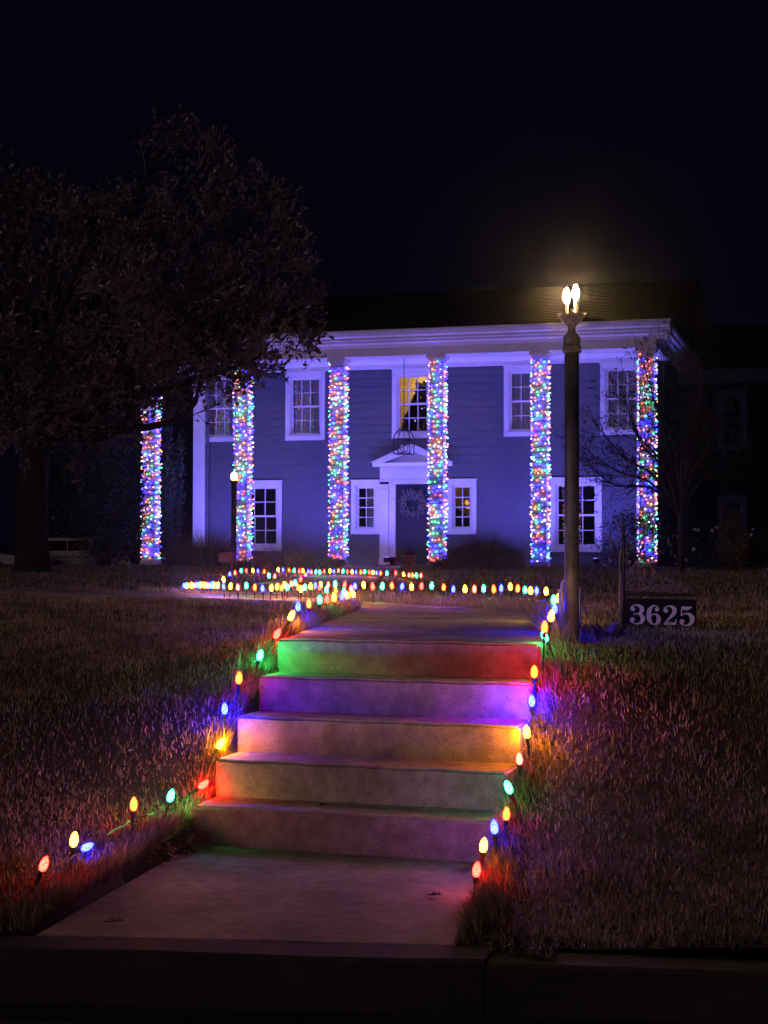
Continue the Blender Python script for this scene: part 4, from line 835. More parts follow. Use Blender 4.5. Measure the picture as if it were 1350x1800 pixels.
# scroll work
M['scroll'] = mat('pink_lit_iron', (0.22, 0.145, 0.185), 0.45, 0.2)  # dark iron with the pink light on it put into the colour
mb = MB()
def curve(pts, r0=.0045, r1=.003, n=7): mb.tube(smooth_path([sp(u, v) for u, v in pts], n), r0, 5, r1=r1)
curve([(.0, 1.05), (.03, 1.06), (.10, 1.055), (.165, 1.10), (.18, 1.16), (.15, 1.215), (.09, 1.225), (.05, 1.19), (.055, 1.14), (.09, 1.12), (.12, 1.14), (.115, 1.17), (.09, 1.175)])
curve([(.0, 1.24), (.03, 1.20), (.02, 1.14), (.035, 1.08), (.05, 1.055)])
curve([(.18, 1.18), (.215, 1.15), (.245, 1.10), (.28, 1.06), (.33, 1.045), (.385, 1.055), (.40, 1.08), (.38, 1.095), (.36, 1.08)])
curve([(.15, 1.05), (.19, 1.09), (.235, 1.085), (.26, 1.055)]); curve([(.10, 1.055), (.12, 1.09), (.10, 1.12)]); curve([(.06, 1.225), (.08, 1.25), (.115, 1.255), (.14, 1.235)])
mb.build('scroll', M['scroll'], sg, smooth=True)
r3 = random.Random(5); mb = MB()
for i in range(95):
    u = r3.uniform(0, .36); top = 1.05 + .19 * max(0, 1 - u / .40) ** .9
    v = r3.uniform(1.045, top + .01); a = r3.uniform(0, 6.28); L_ = r3.uniform(.014, .034); wd = L_ * .34; ca, sa = math.cos(a), math.sin(a)
    d = r3.uniform(-.004, .006)
    q4 = [(0, 0), (L_ * .45, wd), (L_, wd * .3), (L_ * .5, -wd)]
    P4 = [sp(u + ca * p - sa * q_, v + sa * p + ca * q_, d) for p, q_ in q4]; P5 = [p - SN * .003 for p in P4]
    mb.add(P4 + P5, [(0, 1, 2, 3), (7, 6, 5, 4), (0, 4, 5, 1), (1, 5, 6, 2), (2, 6, 7, 3), (3, 7, 4, 0)])
mb.build('scroll_leaves', M['scroll'], sg)
for i in range(9):
    mb = MB(); v = 1.06 + i * .022; mb.tube([sp(-.005, v), sp(.016 + .006 * (i % 2), v + .018)], .004, 5, r1=.001); mb.build('barb', M['scroll'], sg)
mb = MB()
for u in (.05, .36): mb.tube([sp(u, 1.028), sp(u, 1.004)], .003, 5)
mb.build('hook', M['iron'], sg)
# plate: rounded rectangle
pw0, pw1, pz0, pz1, rr = -.002, .442, .822, 1.006, .018
out = []
for cx_, cz_, a0 in ((pw1 - rr, pz1 - rr, 0), (pw0 + rr, pz1 - rr, 90), (pw0 + rr, pz0 + rr, 180), (pw1 - rr, pz0 + rr, 270)):
    for k in range(5): a = R(a0 + k * 22.5); out.append((cx_ + rr * math.cos(a), cz_ + rr * math.sin(a)))
mb = MB(); n = len(out); mb.add([sp(u, v, .006) for u, v in out] + [sp(u, v, -.006) for u, v in out], [tuple(range(n)), tuple(reversed(range(n, 2 * n)))] + [(i, i + n, (i + 1) % n + n, (i + 1) % n) for i in range(n)])
pl = mb.build('plate', M['sign_face'], sg)
def ribbon(mb, pts, ox, oz, sc_, lay):
    """stroke of varying width: (x, y, width) with x, y in the unit digit box"""
    P = smooth_path([(p[0], p[1], p[2]) for p in pts], 8); n = len(P); Lf = []; Rt = []
    for i in range(n):
        t = (P[min(i + 1, n - 1)] - P[max(i - 1, 0)]); t = Vector((t.x, t.y)).normalized(); nn = Vector((-t.y, t.x)); h = max(P[i].z, .03) / 2
        Lf.append((P[i].x + nn.x * h, P[i].y + nn.y * h)); Rt.append((P[i].x - nn.x * h, P[i].y - nn.y * h))
    d = .0068 + lay * .00025
    mb.add([sp(ox + a * sc_, oz + b_ * sc_, d) for a, b_ in Lf] + [sp(ox + a * sc_, oz + b_ * sc_, d) for a, b_ in Rt], [(i, i + 1, n + i + 1, n + i) for i in range(n - 1)])
def blob(mb, x, y, r_, ox, oz, sc_, lay, pts=None):
    d = .0068 + lay * .00025; pts = pts or [(x + r_ * math.cos(a * math.pi / 9), y + r_ * math.sin(a * math.pi / 9)) for a in range(18)]
    mb.add([sp(ox + a * sc_, oz + b_ * sc_, d) for a, b_ in pts], [tuple(range(len(pts)))])
DIG = {
 '3': ([[(.08, .76, .05), (.13, .9, .06), (.28, .985, .055), (.46, .98, .10), (.62, .88, .2), (.66, .75, .235), (.6, .61, .17), (.44, .535, .06), (.28, .52, .05)],
        [(.30, .525, .05), (.46, .525, .06), (.64, .44, .18), (.71, .27, .25), (.64, .10, .17), (.46, .015, .09), (.27, .015, .055), (.1, .1, .06), (.05, .24, .05)]], [(.185, .78, .115), (.165, .22, .125), (.26, .525, .05)], []),
 '6': ([[(.68, .8, .05), (.62, .93, .06), (.48, .985, .055), (.32, .93, .13), (.19, .75, .22), (.15, .5, .25), (.18, .25, .235), (.30, .06, .12), (.45, .01, .06), (.60, .07, .15), (.68, .26, .235), (.62, .46, .16), (.48, .54, .06), (.34, .51, .05), (.27, .42, .05)]], [(.585, .79, .11)], []),
 '2': ([[(.07, .72, .05), (.12, .88, .06), (.28, .98, .055), (.46, .97, .12), (.62, .85, .22), (.63, .68, .235), (.52, .50, .17), (.34, .32, .10), (.16, .14, .06), (.08, .03, .05)]], [(.185, .75, .115)],
       [[(.05, .0), (.16, .14), (.28, .18), (.42, .145), (.56, .125), (.66, .17), (.70, .32), (.755, .32), (.72, .0)]]),
 '5': ([[(.155, .98, .05), (.14, .75, .05), (.12, .5, .055)], [(.13, .5, .05), (.25, .60, .06), (.42, .625, .10), (.62, .53, .2), (.70, .32, .25), (.62, .11, .17), (.44, .015, .08), (.26, .015, .055), (.1, .09, .06), (.05, .22, .05)]], [(.165, .20, .125)],
       [[(.135, .995), (.135, .86), (.30, .80), (.46, .80), (.60, .87), (.70, .995)]]),
}
for i, ch in enumerate('3625'):
    mb = MB(); ox, oz, s_ = .024 + i * .103, .848 - i * .0015, .118
    rib, bl, poly = DIG[ch]; lay = 0
    for r_ in rib: ribbon(mb, r_, ox, oz, s_, lay); lay += 1
    for (a, b_, c_) in bl: blob(mb, a, b_, c_, ox, oz, s_, lay); lay += 1
    for p_ in poly: blob(mb, 0, 0, 0, ox, oz, s_, lay, p_); lay += 1
    mb.build('digit', M['digit'], pl)

# ------------------------------------------------------------------ porch things
cx_, cy_, cz0 = HX + .28, 36.15, 3.58
ln = thing('hanging_lantern', (cx_, cy_, cz0), 'black wire cage lantern hanging over the front door', 'lantern')
mb = MB(); mb.tube([(cx_, cy_, 6.17), (cx_, cy_, 4.22)], .010, 6); mb.lathe([(.05, 6.15), (.05, 6.17)], 10, (cx_, cy_, 0)); mb.build('rod', M['iron'], ln)
mb = MB(); hs = .2
for sx in (-1, 1):
    for sy_ in (-1, 1):
        mb.tube(smooth_path([(cx_ + sx * hs, cy_ + sy_ * hs, cz0), (cx_ + sx * hs, cy_ + sy_ * hs, cz0 + .2), (cx_ + sx * hs, cy_ + sy_ * hs, cz0 + .36), (cx_ + sx * hs * .85, cy_ + sy_ * hs * .85, cz0 + .48), (cx_ + sx * hs * .45, cy_ + sy_ * hs * .45, cz0 + .58), (cx_, cy_, cz0 + .62)], 4), .013, 6)
for zz in (cz0, cz0 + .36):
    mb.tube([(cx_ - hs, cy_ - hs, zz), (cx_ + hs, cy_ - hs, zz), (cx_ + hs, cy_ + hs, zz), (cx_ - hs, cy_ + hs, zz), (cx_ - hs, cy_ - hs, zz)], .012, 6)
for sy_ in (-1, 1):
    mb.tube([(cx_ + .16 * math.cos(a * math.pi / 8), cy_ + sy_ * hs, cz0 + .18 + .16 * math.sin(a * math.pi / 8)) for a in range(17)], .009, 5)
mb.build('cage', M['iron'], ln)
for a in range(3):
    px, py = cx_ + .09 * math.cos(a * 2.1), cy_ + .09 * math.sin(a * 2.1)
    MB().tube([(px, py, cz0 + .06), (px, py, cz0 + .22)], .014, 8).build('candle', M['white_plastic'], ln)
mb = MB()
for a in range(3): mb.tube([(cx_, cy_, cz0 + .04), (cx_ + .09 * math.cos(a * 2.1), cy_ + .09 * math.sin(a * 2.1), cz0 + .058)], .008, 5)
mb.tube([(cx_, cy_, cz0 + .04), (cx_, cy_, cz0 + .6)], .008, 5); mb.build('candle_arm', M['iron'], ln)

rng = np.random.default_rng(11)
n = 900; a = rng.uniform(0, 2 * np.pi, n); rad = .24 + rng.normal(0, .05, n)
wx, wz = HX + .02, 2.42
Pw = np.stack([wx + rad * np.cos(a), np.full(n, YW + .01) - np.abs(rng.normal(0, .035, n)), wz + rad * np.sin(a)], 1)
Dw = np.stack([np.cos(a) + rng.normal(0, .9, n), rng.normal(-.4, .4, n), np.sin(a) + rng.normal(0, .9, n)], 1)
V, F = leaves(Pw, Dw, rng.uniform(.06, .13, n), .3, rng)
wr = npmesh('wreath', V, F, M['wreath']); tag(wr, 'round leafy wreath hanging on the dark front door', 'wreath')

def pot(x, y, z, r_, h, lab, m, plant=None, name='flower_pot'):
    t = thing(name, (x, y, z), lab, 'flower pot')
    mb = MB(); mb.lathe([(r_ * .68, 0), (r_ * .9, h * .78), (r_ * 1.0, h * .79), (r_ * 1.02, h), (r_ * .9, h), (r_ * .86, h * .9), (.01, h * .88)], 18, (x, y, z)); mb.build('pot', m, t, smooth=True)
    if plant:
        n = 160; d = rng.normal(size=(n, 3)); d[:, 2] = np.abs(d[:, 2]) + .3; d /= np.linalg.norm(d, axis=1, keepdims=True)
        P = np.array([x, y, z + h * .85]) + d * rng.uniform(0, plant, (n, 1)); V, F = leaves(P, d + rng.normal(0, .5, (n, 3)), rng.uniform(.05, .09, n), .4, rng); npmesh('foliage', V, F, M['leaf_red'], t)
pot(-9.60, 34.95, .862, .15, .26, 'pinkish clay pot of plants right of the front door', M['pot'], .2)
pot(-10.12, 35.35, .862, .09, .2, 'small dark pot at the foot of the front door', M['dark_brick'])
mb = MB(); mb.lathe([(.02, 0), (.13, .01), (.17, .06), (.15, .12), (.07, .16), (.01, .17)], 12, (HX - 1.25, 35.55, ZF)); tag(mb.build('garden_stone', M['cup'], smooth=True), 'pale rounded stone on the porch left of the door', 'stone')

# christmas tree in the lit upstairs window
ct = thing('christmas_tree', (HX - .02, YW + 1.0, 3.75), 'dark christmas tree with a bow in the lit upstairs window', 'christmas tree')
n = 7000; t = rng.uniform(0, 1, n) ** .6; ang = rng.uniform(0, 2 * np.pi, n); rad = (t) * .78 * rng.uniform(.5, 1, n)
P = np.stack([HX - .02 + rad * np.cos(ang), YW + 1.0 + rad * np.sin(ang) * .8, 5.6 - t * 1.9], 1)
D = np.stack([np.cos(ang), np.sin(ang), rng.uniform(-.5, .3, n)], 1); V, F = leaves(P, D, rng.uniform(.08, .16, n), .55, rng); npmesh('branches', V, F, M['leaf_dark'], ct)
MB().tube([(HX - .02, YW + 1, 3.7), (HX - .02, YW + 1, 5.4)], .03, 6).build('trunk', M['bark'], ct)
bw = MB()
for s in (-1, 1):
    bw.add([(HX - .02, YW + .9, 5.5), (HX - .02 + s * .08, YW + .88, 5.68), (HX - .02 + s * .17, YW + .9, 5.62), (HX - .02 + s * .15, YW + .93, 5.5)], [(0, 1, 2, 3)]); bw.add([(HX - .02, YW + .9, 5.5), (HX - .02 + s * .05, YW + .86, 5.3), (HX - .02 + s * .13, YW + .86, 5.27)], [(0, 1, 2)])
bw.build('bow', M['curtain'], ct)
for i in range(22):
    t_ = rng.uniform(.25, 1); a_ = rng.uniform(math.pi * 1.05, math.pi * 1.95); o = bpy.data.objects.new('tree_light', MINI['pink']); COL.objects.link(o); o.parent = ct; o.scale = (.5,) * 3
    o.location = (t_ * .68 * math.cos(a_), t_ * .6 * math.sin(a_), 1.85 - t_ * 1.9)

# ------------------------------------------------------------------ yard things
t = thing('utility_post', (-1.6, 9.55, .78), 'short white plastic post with a tap behind the lamp post', 'post')
mb = MB(); mb.box((-1.655, 9.53, .6), (-1.63, 9.58, 1.06)); mb.box((-1.612, 9.54, .6), (-1.585, 9.59, 1.09)); mb.box((-1.545, 9.54, .6), (-1.518, 9.59, 1.07)); mb.box((-1.655, 9.585, .92), (-1.518, 9.61, .97)); mb.build('frame', M['white_plastic'], t)
mb = MB(); mb.tube(smooth_path([(-1.635, 9.555, 1.06), (-1.63, 9.555, 1.10), (-1.605, 9.555, 1.125), (-1.58, 9.555, 1.115)], 5), .010, 8); mb.lathe([(.006, 1.12), (.013, 1.13), (.013, 1.148), (.006, 1.157)], 10, (-1.60, 9.555, 0)); mb.build('tap', M['white_plastic'], t, smooth=True)
t = thing('outlet_box', (-10.89, 27.05, .82), 'small pink-lit box on a thin post beside the smaller lamp post', 'box on post')  # a utility outlet box on a stake
MB().tube([(-10.89, 27.05, .7), (-10.89, 27.05, 1.1)], .03, 8).build('post', M['pink'], t)
mb = MB(); mb.box((-11.13, 26.97, 1.02), (-10.85, 27.13, 1.16)); mb.prism([(-11.15, 1.16), (-10.83, 1.16), (-10.9, 1.2), (-11.08, 1.2)], 'y', 26.95, 27.15); mb.build('box', M['pink'], t)

def car(x, y, z, lab, parts):
    """seen from the side, nose to the right (+x)"""
    t = thing('parked_car', (x, y, z), lab, 'car', 'cars parked behind the lawn')
    wd = 1.8
    body = [(0, .35), (.02, .95), (.10, 1.05), (3.3, 1.05), (4.55, .92), (4.75, .75), (4.8, .4), (4.6, .3), (.2, .28)]
    bm = MB(); bm.prism([(x + a, z + b_) for a, b_ in body], 'y', y, y + wd); b = bm.build('body', M['van_paint'], t)
    cab = [(.09, 1.051), (.2, 1.62), (.35, 1.74), (2.4, 1.76), (2.7, 1.68), (3.45, 1.051)]
    MB().prism([(x + a, z + b_) for a, b_ in cab], 'y', y + .08, y + wd - .08).build('cabin', M['van_paint'], t)
    for pts in ([(.28, 1.12), (.36, 1.6), (1.35, 1.62), (1.35, 1.12)], [(1.42, 1.12), (1.42, 1.62), (2.35, 1.63), (2.55, 1.58), (2.62, 1.12)], [(2.68, 1.12), (2.64, 1.57), (3.25, 1.12)]):
        MB().prism([(x + a, z + b_) for a, b_ in pts], 'y', y + .06, y + .079).build('side_window', M['car_glass'], t)
    MB().box((x + .02, y - .02, z + .80), (x + 3.4, y - .002, z + .845)).build('trim_strip', M['chrome'], t)
    MB().box((x - .02, y + .02, z + .75), (x + .02, y + .25, z + 1.0)).build('tail_light', M['taillight'], t)
    MB().box((x - .06, y, z + .36), (x + .0, y + wd, z + .55)).build('bumper', M['chrome'], t)
    for wx_ in (.9, 3.8):
        mb = MB(); c = (x + wx_, z + .33); mb.prism([(c[0] + .33 * math.cos(k * math.pi / 10), c[1] + .33 * math.sin(k * math.pi / 10)) for k in range(20)], 'y', y - .01, y + .2); wl = mb.build('wheel', M['tyre'], t)
        MB().prism([(c[0] + .2 * math.cos(k * math.pi / 8), c[1] + .2 * math.sin(k * math.pi / 8)) for k in range(16)], 'y', y - .025, y - .011).build('rim', M['chrome'], wl)
car(-37.1, 67.3, -.06, 'beige van with dark side windows parked behind the lawn, right of the tree trunk', None)
car(-40.4, 62.5, -.06, 'pale car half out of view at the far left, behind the tree trunk', None)
mb = MB(); mb.add([(-60, 58, -.06), (-18, 58, -.06), (-18, 78, -.06), (-60, 78, -.06)], [(0, 1, 2, 3)]); tag(mb.build('driveway', M['asphalt']), 'dark driveway behind the lawn', kind='structure')

# ------------------------------------------------------------------ vegetation
def grow_branch(p0, d0, L, n, wob, lift, rg):
    P = [np.array(p0, float)]; d = np.array(d0, float); d /= np.linalg.norm(d)
    for i in range(n):
        d = d + rg.normal(0, wob, 3) + np.array([0, 0, lift]); d /= np.linalg.norm(d); P.append(P[-1] + d * L / n)
    return P

# large broadleaf tree on the left
rg = np.random.default_rng(3)
T0 = np.array([-13.5, 24.2, .80])
tree = thing('broadleaf_tree', tuple(T0), 'large spreading broadleaf tree reaching over the left of the house', 'tree')
mb = MB()
def rootf(r, z, a, j): return (r * (1 + (.25 if j == 0 else .1) * math.sin(5 * a + j) + .06 * math.sin(9 * a)), z)
mb.lathe([(.42, -.1), (.32, .15), (.27, .6), (.25, 1.3), (.25, 1.9), (.28, 2.3)], 16, tuple(T0), jit=rootf)
mb.build('trunk', M['bark'], tree, smooth=True)
fork = T0 + np.array([0, 0, 2.2])
ctr = np.array([-13.0, 24.2, 5.6])
targets = []
for i in range(34):
    az = rg.uniform(0, 2 * np.pi); el = rg.uniform(-.55, 1.45) if i > 8 else rg.uniform(-.6, -.2)
    d = np.array([np.cos(az) * np.cos(el), np.sin(az) * np.cos(el) * .9, np.sin(el)])
    targets.append(ctr + d * np.array([4.2, 3.9, 2.5]) * rg.uniform(.62, 1.06))
# boughs that the picture shows one by one against the house and the sky
for tx in ((-8.35, 23.6, 4.75), (-8.6, 22.6, 4.35), (-8.8, 24.5, 5.4), (-9.2, 22.8, 4.25), (-8.9, 24.4, 6.4), (-9.3, 24.6, 7.2), (-10.4, 24.6, 8.0), (-11.2, 24.8, 8.35), (-9.8, 24.5, 7.6), (-9.05, 24.3, 6.7), (-10.0, 24.0, 6.9), (-8.7, 23.9, 5.9), (-10.2, 23.0, 4.4), (-10.6, 22.6, 4.15), (-11.4, 22.4, 3.95), (-12.6, 22.2, 3.1), (-9.0, 23.2, 5.2), (-9.6, 23.4, 5.6), (-13.5, 22.0, 3.4), (-9.6, 23.6, 4.9), (-12.0, 22.5, 4.4), (-10.6, 23.0, 5.2)): targets.append(np.array(tx))
limb_mb = []; tw_mb = MB(); LP = []; LD = []
for ti, tg in enumerate(targets):
    mid = fork * .5 + tg * .5 + rg.normal(0, .35, 3) + np.array([0, 0, .85 if tg[2] < 5 else 0])
    path = smooth_path([tuple(fork), tuple(fork * .78 + mid * .22 + np.array([0, 0, .15])), tuple(mid), tuple(tg * .8 + mid * .2 + rg.normal(0, .15, 3)), tuple(tg)], 6)
    m_ = MB(); m_.tube(path, .10, 6, r1=.012); limb_mb.append(m_)
    path = [np.array(p) for p in path]; n = len(path)
    for j in range(int(n * .30), n):
        base = path[j]; ax_ = path[min(j + 1, n - 1)] - path[j - 1]; ax_ /= np.linalg.norm(ax_)
        for b_ in range(2 if j < n - 1 else 4):
            d = ax_ * .7 + rg.normal(0, .6, 3) * np.array([1, 1, .55]); L = rg.uniform(.45, 1.0) * (1.0 - .5 * (j / n) ** 2)
            tw = grow_branch(base, d, L, 4, .16, .02, rg); tw_mb.tube([tuple(p) for p in tw], .011, 3, r1=.005)
            for k in range(1, 5):
                for c in range(1 if k < 3 else 2):
                    d2 = (tw[k] - tw[k - 1]) / np.linalg.norm(tw[k] - tw[k - 1]) + rg.normal(0, .7, 3); L2 = rg.uniform(.12, .3)
                    t2 = grow_branch(tw[k], d2, L2, 2, .12, .15, rg)
                    tw_mb.tube([tuple(t2[0]), tuple(t2[2])], .0055, 3, r1=.003)
                    for e in range(rg.integers(3, 6)):
                        f_ = rg.uniform(.5, 1.05); LP.append(t2[0] + (t2[2] - t2[0]) * f_); dd = (t2[2] - t2[0]); dd = dd / np.linalg.norm(dd)
                        LD.append(dd + rg.normal(0, .55, 3) + np.array([0, 0, .35]))
for m_ in limb_mb: m_.build('limb', M['bark'], tree)
tag(tw_mb.build('twigs', M['twig_pale'], tree), kind='stuff')
LP = np.array(LP); LD = np.array(LD); print('tree leaves', len(LP))
V, F = leaves(LP, LD, rg.uniform(.07, .135, len(LP)), .40, rg); o = npmesh('crown', V, F, M['leaf_tree'], tree); tag(o, kind='stuff')

# bare little tree on the right
def bare_tree():
    rg = np.random.default_rng(8); b0 = np.array([-2.87, 30.4, .8])
    t = thing('small_tree', tuple(b0), 'slender multi limbed tree, nearly bare, right of the last pillar', 'tree')
    mb = MB(); mb.tube([tuple(b0 + np.array([0, 0, -.1])), tuple(b0 + np.array([.02, 0, .6])), tuple(b0 + np.array([0, .02, 1.15]))], .075, 9, r1=.06); mb.build('trunk', M['twig'], t, smooth=True)
    f0 = b0 + np.array([0, .02, 1.12]); LPs = []; LDs = []
    for (dx, dz) in ((-1.75, 1.0), (-1.6, 1.75), (-1.2, 2.6), (-.75, 3.1), (-.35, 3.3), (.1, 2.9), (.45, 2.7), (.8, 2.0), (1.15, 1.3), (-1.9, 1.35), (-.95, 2.2), (.3, 1.6)):
        tg = f0 + np.array([dx, rg.uniform(-.8, .8), dz])
        path = smooth_path([tuple(f0), tuple(f0 * .7 + tg * .3 + np.array([0, 0, .25])), tuple(f0 * .35 + tg * .65 + rg.normal(0, .08, 3)), tuple(tg)], 6)
        m_ = MB(); m_.tube(path, .034, 5, r1=.006); path = [np.array(p) for p in path]; n = len(path)
        for j in range(4, n):
            ax_ = path[min(j + 1, n - 1)] - path[j - 1]; ax_ /= np.linalg.norm(ax_)
            for q_ in range(3):
                tw = grow_branch(path[j], ax_ + rg.normal(0, .55, 3), rg.uniform(.35, .85), 4, .15, .03, rg); m_.tube([tuple(p) for p in tw], .007, 3, r1=.0025)
                for k in (2, 3, 4):
                    t2 = grow_branch(tw[k], (tw[k] - tw[k - 1]) * 4 + rg.normal(0, .5, 3), rg.uniform(.15, .35), 2, .2, 0, rg); m_.tube([tuple(p) for p in t2], .0035, 3, r1=.002)
                    for e in range(rg.integers(1, 5)):
                        LPs.append(t2[1] + (t2[2] - t2[1]) * rg.uniform(0, 1)); LDs.append(rg.normal(0, 1, 3))
        m_.build('limb', M['twig'], t)
    V, F = leaves(np.array(LPs), np.array(LDs), rg.uniform(.035, .075, len(LPs)), .5, rg); tag(npmesh('crown', V, F, M['leaf_dark'], t), kind='stuff')
bare_tree()

def shrub(name, c, rad, n, size, m, lab, cat='shrub', group=None, seed=1, stems=14, flowers=0, holes=True):
    rg = np.random.default_rng(seed); c = np.array(c, float); rad = np.array(rad, float)
    t = thing(name, (c[0], c[1], c[2]), lab, cat, group)
    mb = MB(); clumps = []
    for i in range(stems):
        d = rg.normal(size=3); d[2] = abs(d[2]) * 1.4 + .25; d /= np.linalg.norm(d); tip = c + d * rad * np.array([1, 1, 2]) * rg.uniform(.6, .97)
        mb.tube(smooth_path([tuple(c + rg.normal(0, .05, 3) * np.array([1, 1, 0])), tuple(c * .5 + tip * .5 + rg.normal(0, .08, 3)), tuple(tip)], 3), .018, 4, r1=.004)
    mb.build('stems', M['twig'], t)
    k = max(20, n // 60)
    d = rg.normal(size=(k, 3)); d /= np.linalg.norm(d, axis=1, keepdims=True); d[:, 2] = d[:, 2] * .98
    cc = c + np.array([0, 0, rad[2]]) + d * rad * rg.uniform(.35, 1.0, (k, 1)) ** .6
    which = rg.integers(0, k, n); P = cc[which] + rg.normal(0, 1, (n, 3)) * rad * .16
    P[:, 2] = np.maximum(P[:, 2], c[2] - .02)
    D = P - (c + np.array([0, 0, rad[2] * .6])); D /= np.linalg.norm(D, axis=1, keepdims=True); D += rg.normal(0, .6, (n, 3))
    V, F = leaves(P, D, rg.uniform(.7, 1.3, n) * size, .42, rg); tag(npmesh('foliage', V, F, m, t), kind='stuff')
    if flowers:
        base = MB()
        for a in range(6):
            an = a * math.pi / 3; base.add([(0, 0, 0), (.03 * math.cos(an - .5), .03 * math.sin(an - .5), .014), (.045 * math.cos(an), .045 * math.sin(an), .012), (.03 * math.cos(an + .5), .03 * math.sin(an + .5), .014)], [(0, 1, 2, 3)])
        o = base.build('flower', M['petal'], t, local=True); me = o.data; bpy.data.objects.remove(o)
        for i in range(flowers):
            dv = rg.normal(size=3); dv[1] = -abs(dv[1]); dv /= np.linalg.norm(dv); p = np.array([0, 0, rad[2]]) + dv * rad * rg.uniform(.85, 1.05); p[2] = max(p[2], .1)
            o = bpy.data.objects.new('flower', me); COL.objects.link(o); o.parent = t; o.location = p; o.rotation_euler = Vector((dv[0], dv[1] - .4, dv[2])).to_track_quat('Z', 'Y').to_euler()
    return t
shrub('evergreen_shrub', (-16.75, 33.6, .80), (.9, .8, 1.85), 7000, .085, M['leaf_dark'], 'tall dark evergreen shrub just left of the leftmost lit pillar', seed=2)
shrub('dark_tree', (-43.0, 84.0, -.1), (5, 3, 4.2), 5000, .30, M['leaf_dark'], 'dark leafy tree far behind the parked van', 'tree', seed=5)
shrub('evergreen_shrub', (-16.85, 37.6, .80), (.30, .4, 1.9), 2600, .08, M['leaf_dark'], 'narrow dark evergreen between the leftmost pillar and the house corner', seed=3)
shrub('evergreen_shrub', (-15.2, 30.2, .80), (.5, .45, .35), 1200, .06, M['leaf_dark'], 'low dark shrub in front of the parked van', seed=9)
shrub('flowering_shrub', (-4.0, 31.6, .80), (.78, .5, .62), 2200, .06, M['leaf_dark'], 'dark shrub with white blooms below the rightmost pillar', 'flowering shrub', 'white flowering shrubs along the house', 6, flowers=55)
shrub('flowering_shrub', (-2.45, 32.4, .80), (.85, .5, .50), 2400, .06, M['leaf_dark'], 'dark white flowered shrub right of the bare tree trunk', 'flowering shrub', 'white flowering shrubs along the house', 7, flowers=26)
shrub('flowering_shrub', (-1.2, 32.0, .80), (.7, .5, .48), 1800, .06, M['leaf_dark'], 'white flowered shrub at the right edge of the view', 'flowering shrub', 'white flowering shrubs along the house', 8, flowers=20)
shrub('yellow_lit_shrub', (-1.95, 31.5, .80), (.28, .26, .68), 1500, .06, M['leaf_yellow_lit'], 'upright shrub with yellow light painted into its leaves at far right', seed=12)

def tuft(name, c, n, L, spread, wd, m, lab, cat, seed, flat=.0, thick=False):
    """fountain of arching stems"""
    rg = np.random.default_rng(seed); c = np.array(c, float); t = thing(name, tuple(c), lab, cat)
    a = rg.uniform(0, 2 * np.pi, n); r_ = np.sqrt(rg.uniform(0, 1, n)); P = c + np.stack([np.cos(a) * r_ * spread[0], np.sin(a) * r_ * spread[1], np.zeros(n) - .02], 1)
    ln_ = L * rg.uniform(.55, 1.1, n) * (1 - flat * r_); a2 = a + rg.normal(0, .5, n); lm = np.clip(.15 + .75 * r_ * rg.uniform(.5, 1.2, n), 0, .93)
    V, F, at_ = blades(P, ln_, np.full(n, wd) * rg.uniform(.6, 1.3, n), np.stack([np.cos(a2) * lm, np.sin(a2) * lm], 1), rg, rg.uniform(0, 1, n))
    tag(npmesh('stalks', V, F, m, t, attr=at_), kind='stuff'); return t
tuft('mounded_bush', (-7.0, 31.4, .80), 6500, .98, (.72, .6), .014, M['bush'], 'wide rounded twiggy bush before the porch, right of the door', 'bush', 3, flat=.55)
tuft('mounded_bush', (-7.35, 31.0, .80), 2500, .62, (.62, .5), .014, M['bush'], 'lower twiggy bush merging into the wide rounded one', 'bush', 13, flat=.5)
tuft('ornamental_grass', (-13.3, 31.5, .80), 900, 1.05, (.3, .3), .012, M['grass'], 'tall ornamental grass fanning out at the left house corner', 'grass clump', 4)
tuft('ornamental_grass', (-14.0, 31.8, .80), 500, .75, (.35, .3), .012, M['grass'], 'shorter ornamental grass left of the house corner', 'grass clump', 14)
tuft('ornamental_grass', (-11.9, 32.6, .80), 700, .7, (.45, .3), .012, M['grass'], 'ornamental grass below the lower left window', 'grass clump', 5)
tuft('low_bush', (-10.95, 32.4, .80), 1400, .5, (.5, .35), .012, M['bush'], 'low reddish bush left of the door step', 'bush', 6, flat=.3)
tuft('low_bush', (-12.1, 31.0, .80), 1100, .42, (.5, .35), .012, M['bush'], 'low bush before the lower left window', 'bush', 16, flat=.3)
# red leaved plant at the foot of the lamp post
rg = np.random.default_rng(31); rp = thing('red_leaved_plant', (-1.22, 8.72, .79), 'dark red broad leaved plant at the foot of the lamp post', 'plant')
n = 26; a = rg.uniform(0, 2 * np.pi, n); D = np.stack([np.cos(a), np.sin(a), rg.uniform(.3, 1.4, n)], 1); V, F = leaves(np.tile([-1.22, 8.72, .79], (n, 1)) + rg.normal(0, .02, (n, 3)), D, rg.uniform(.06, .13, n), .3, rng); npmesh('leaf_rosette', V, F, M['leaf_red'], rp)

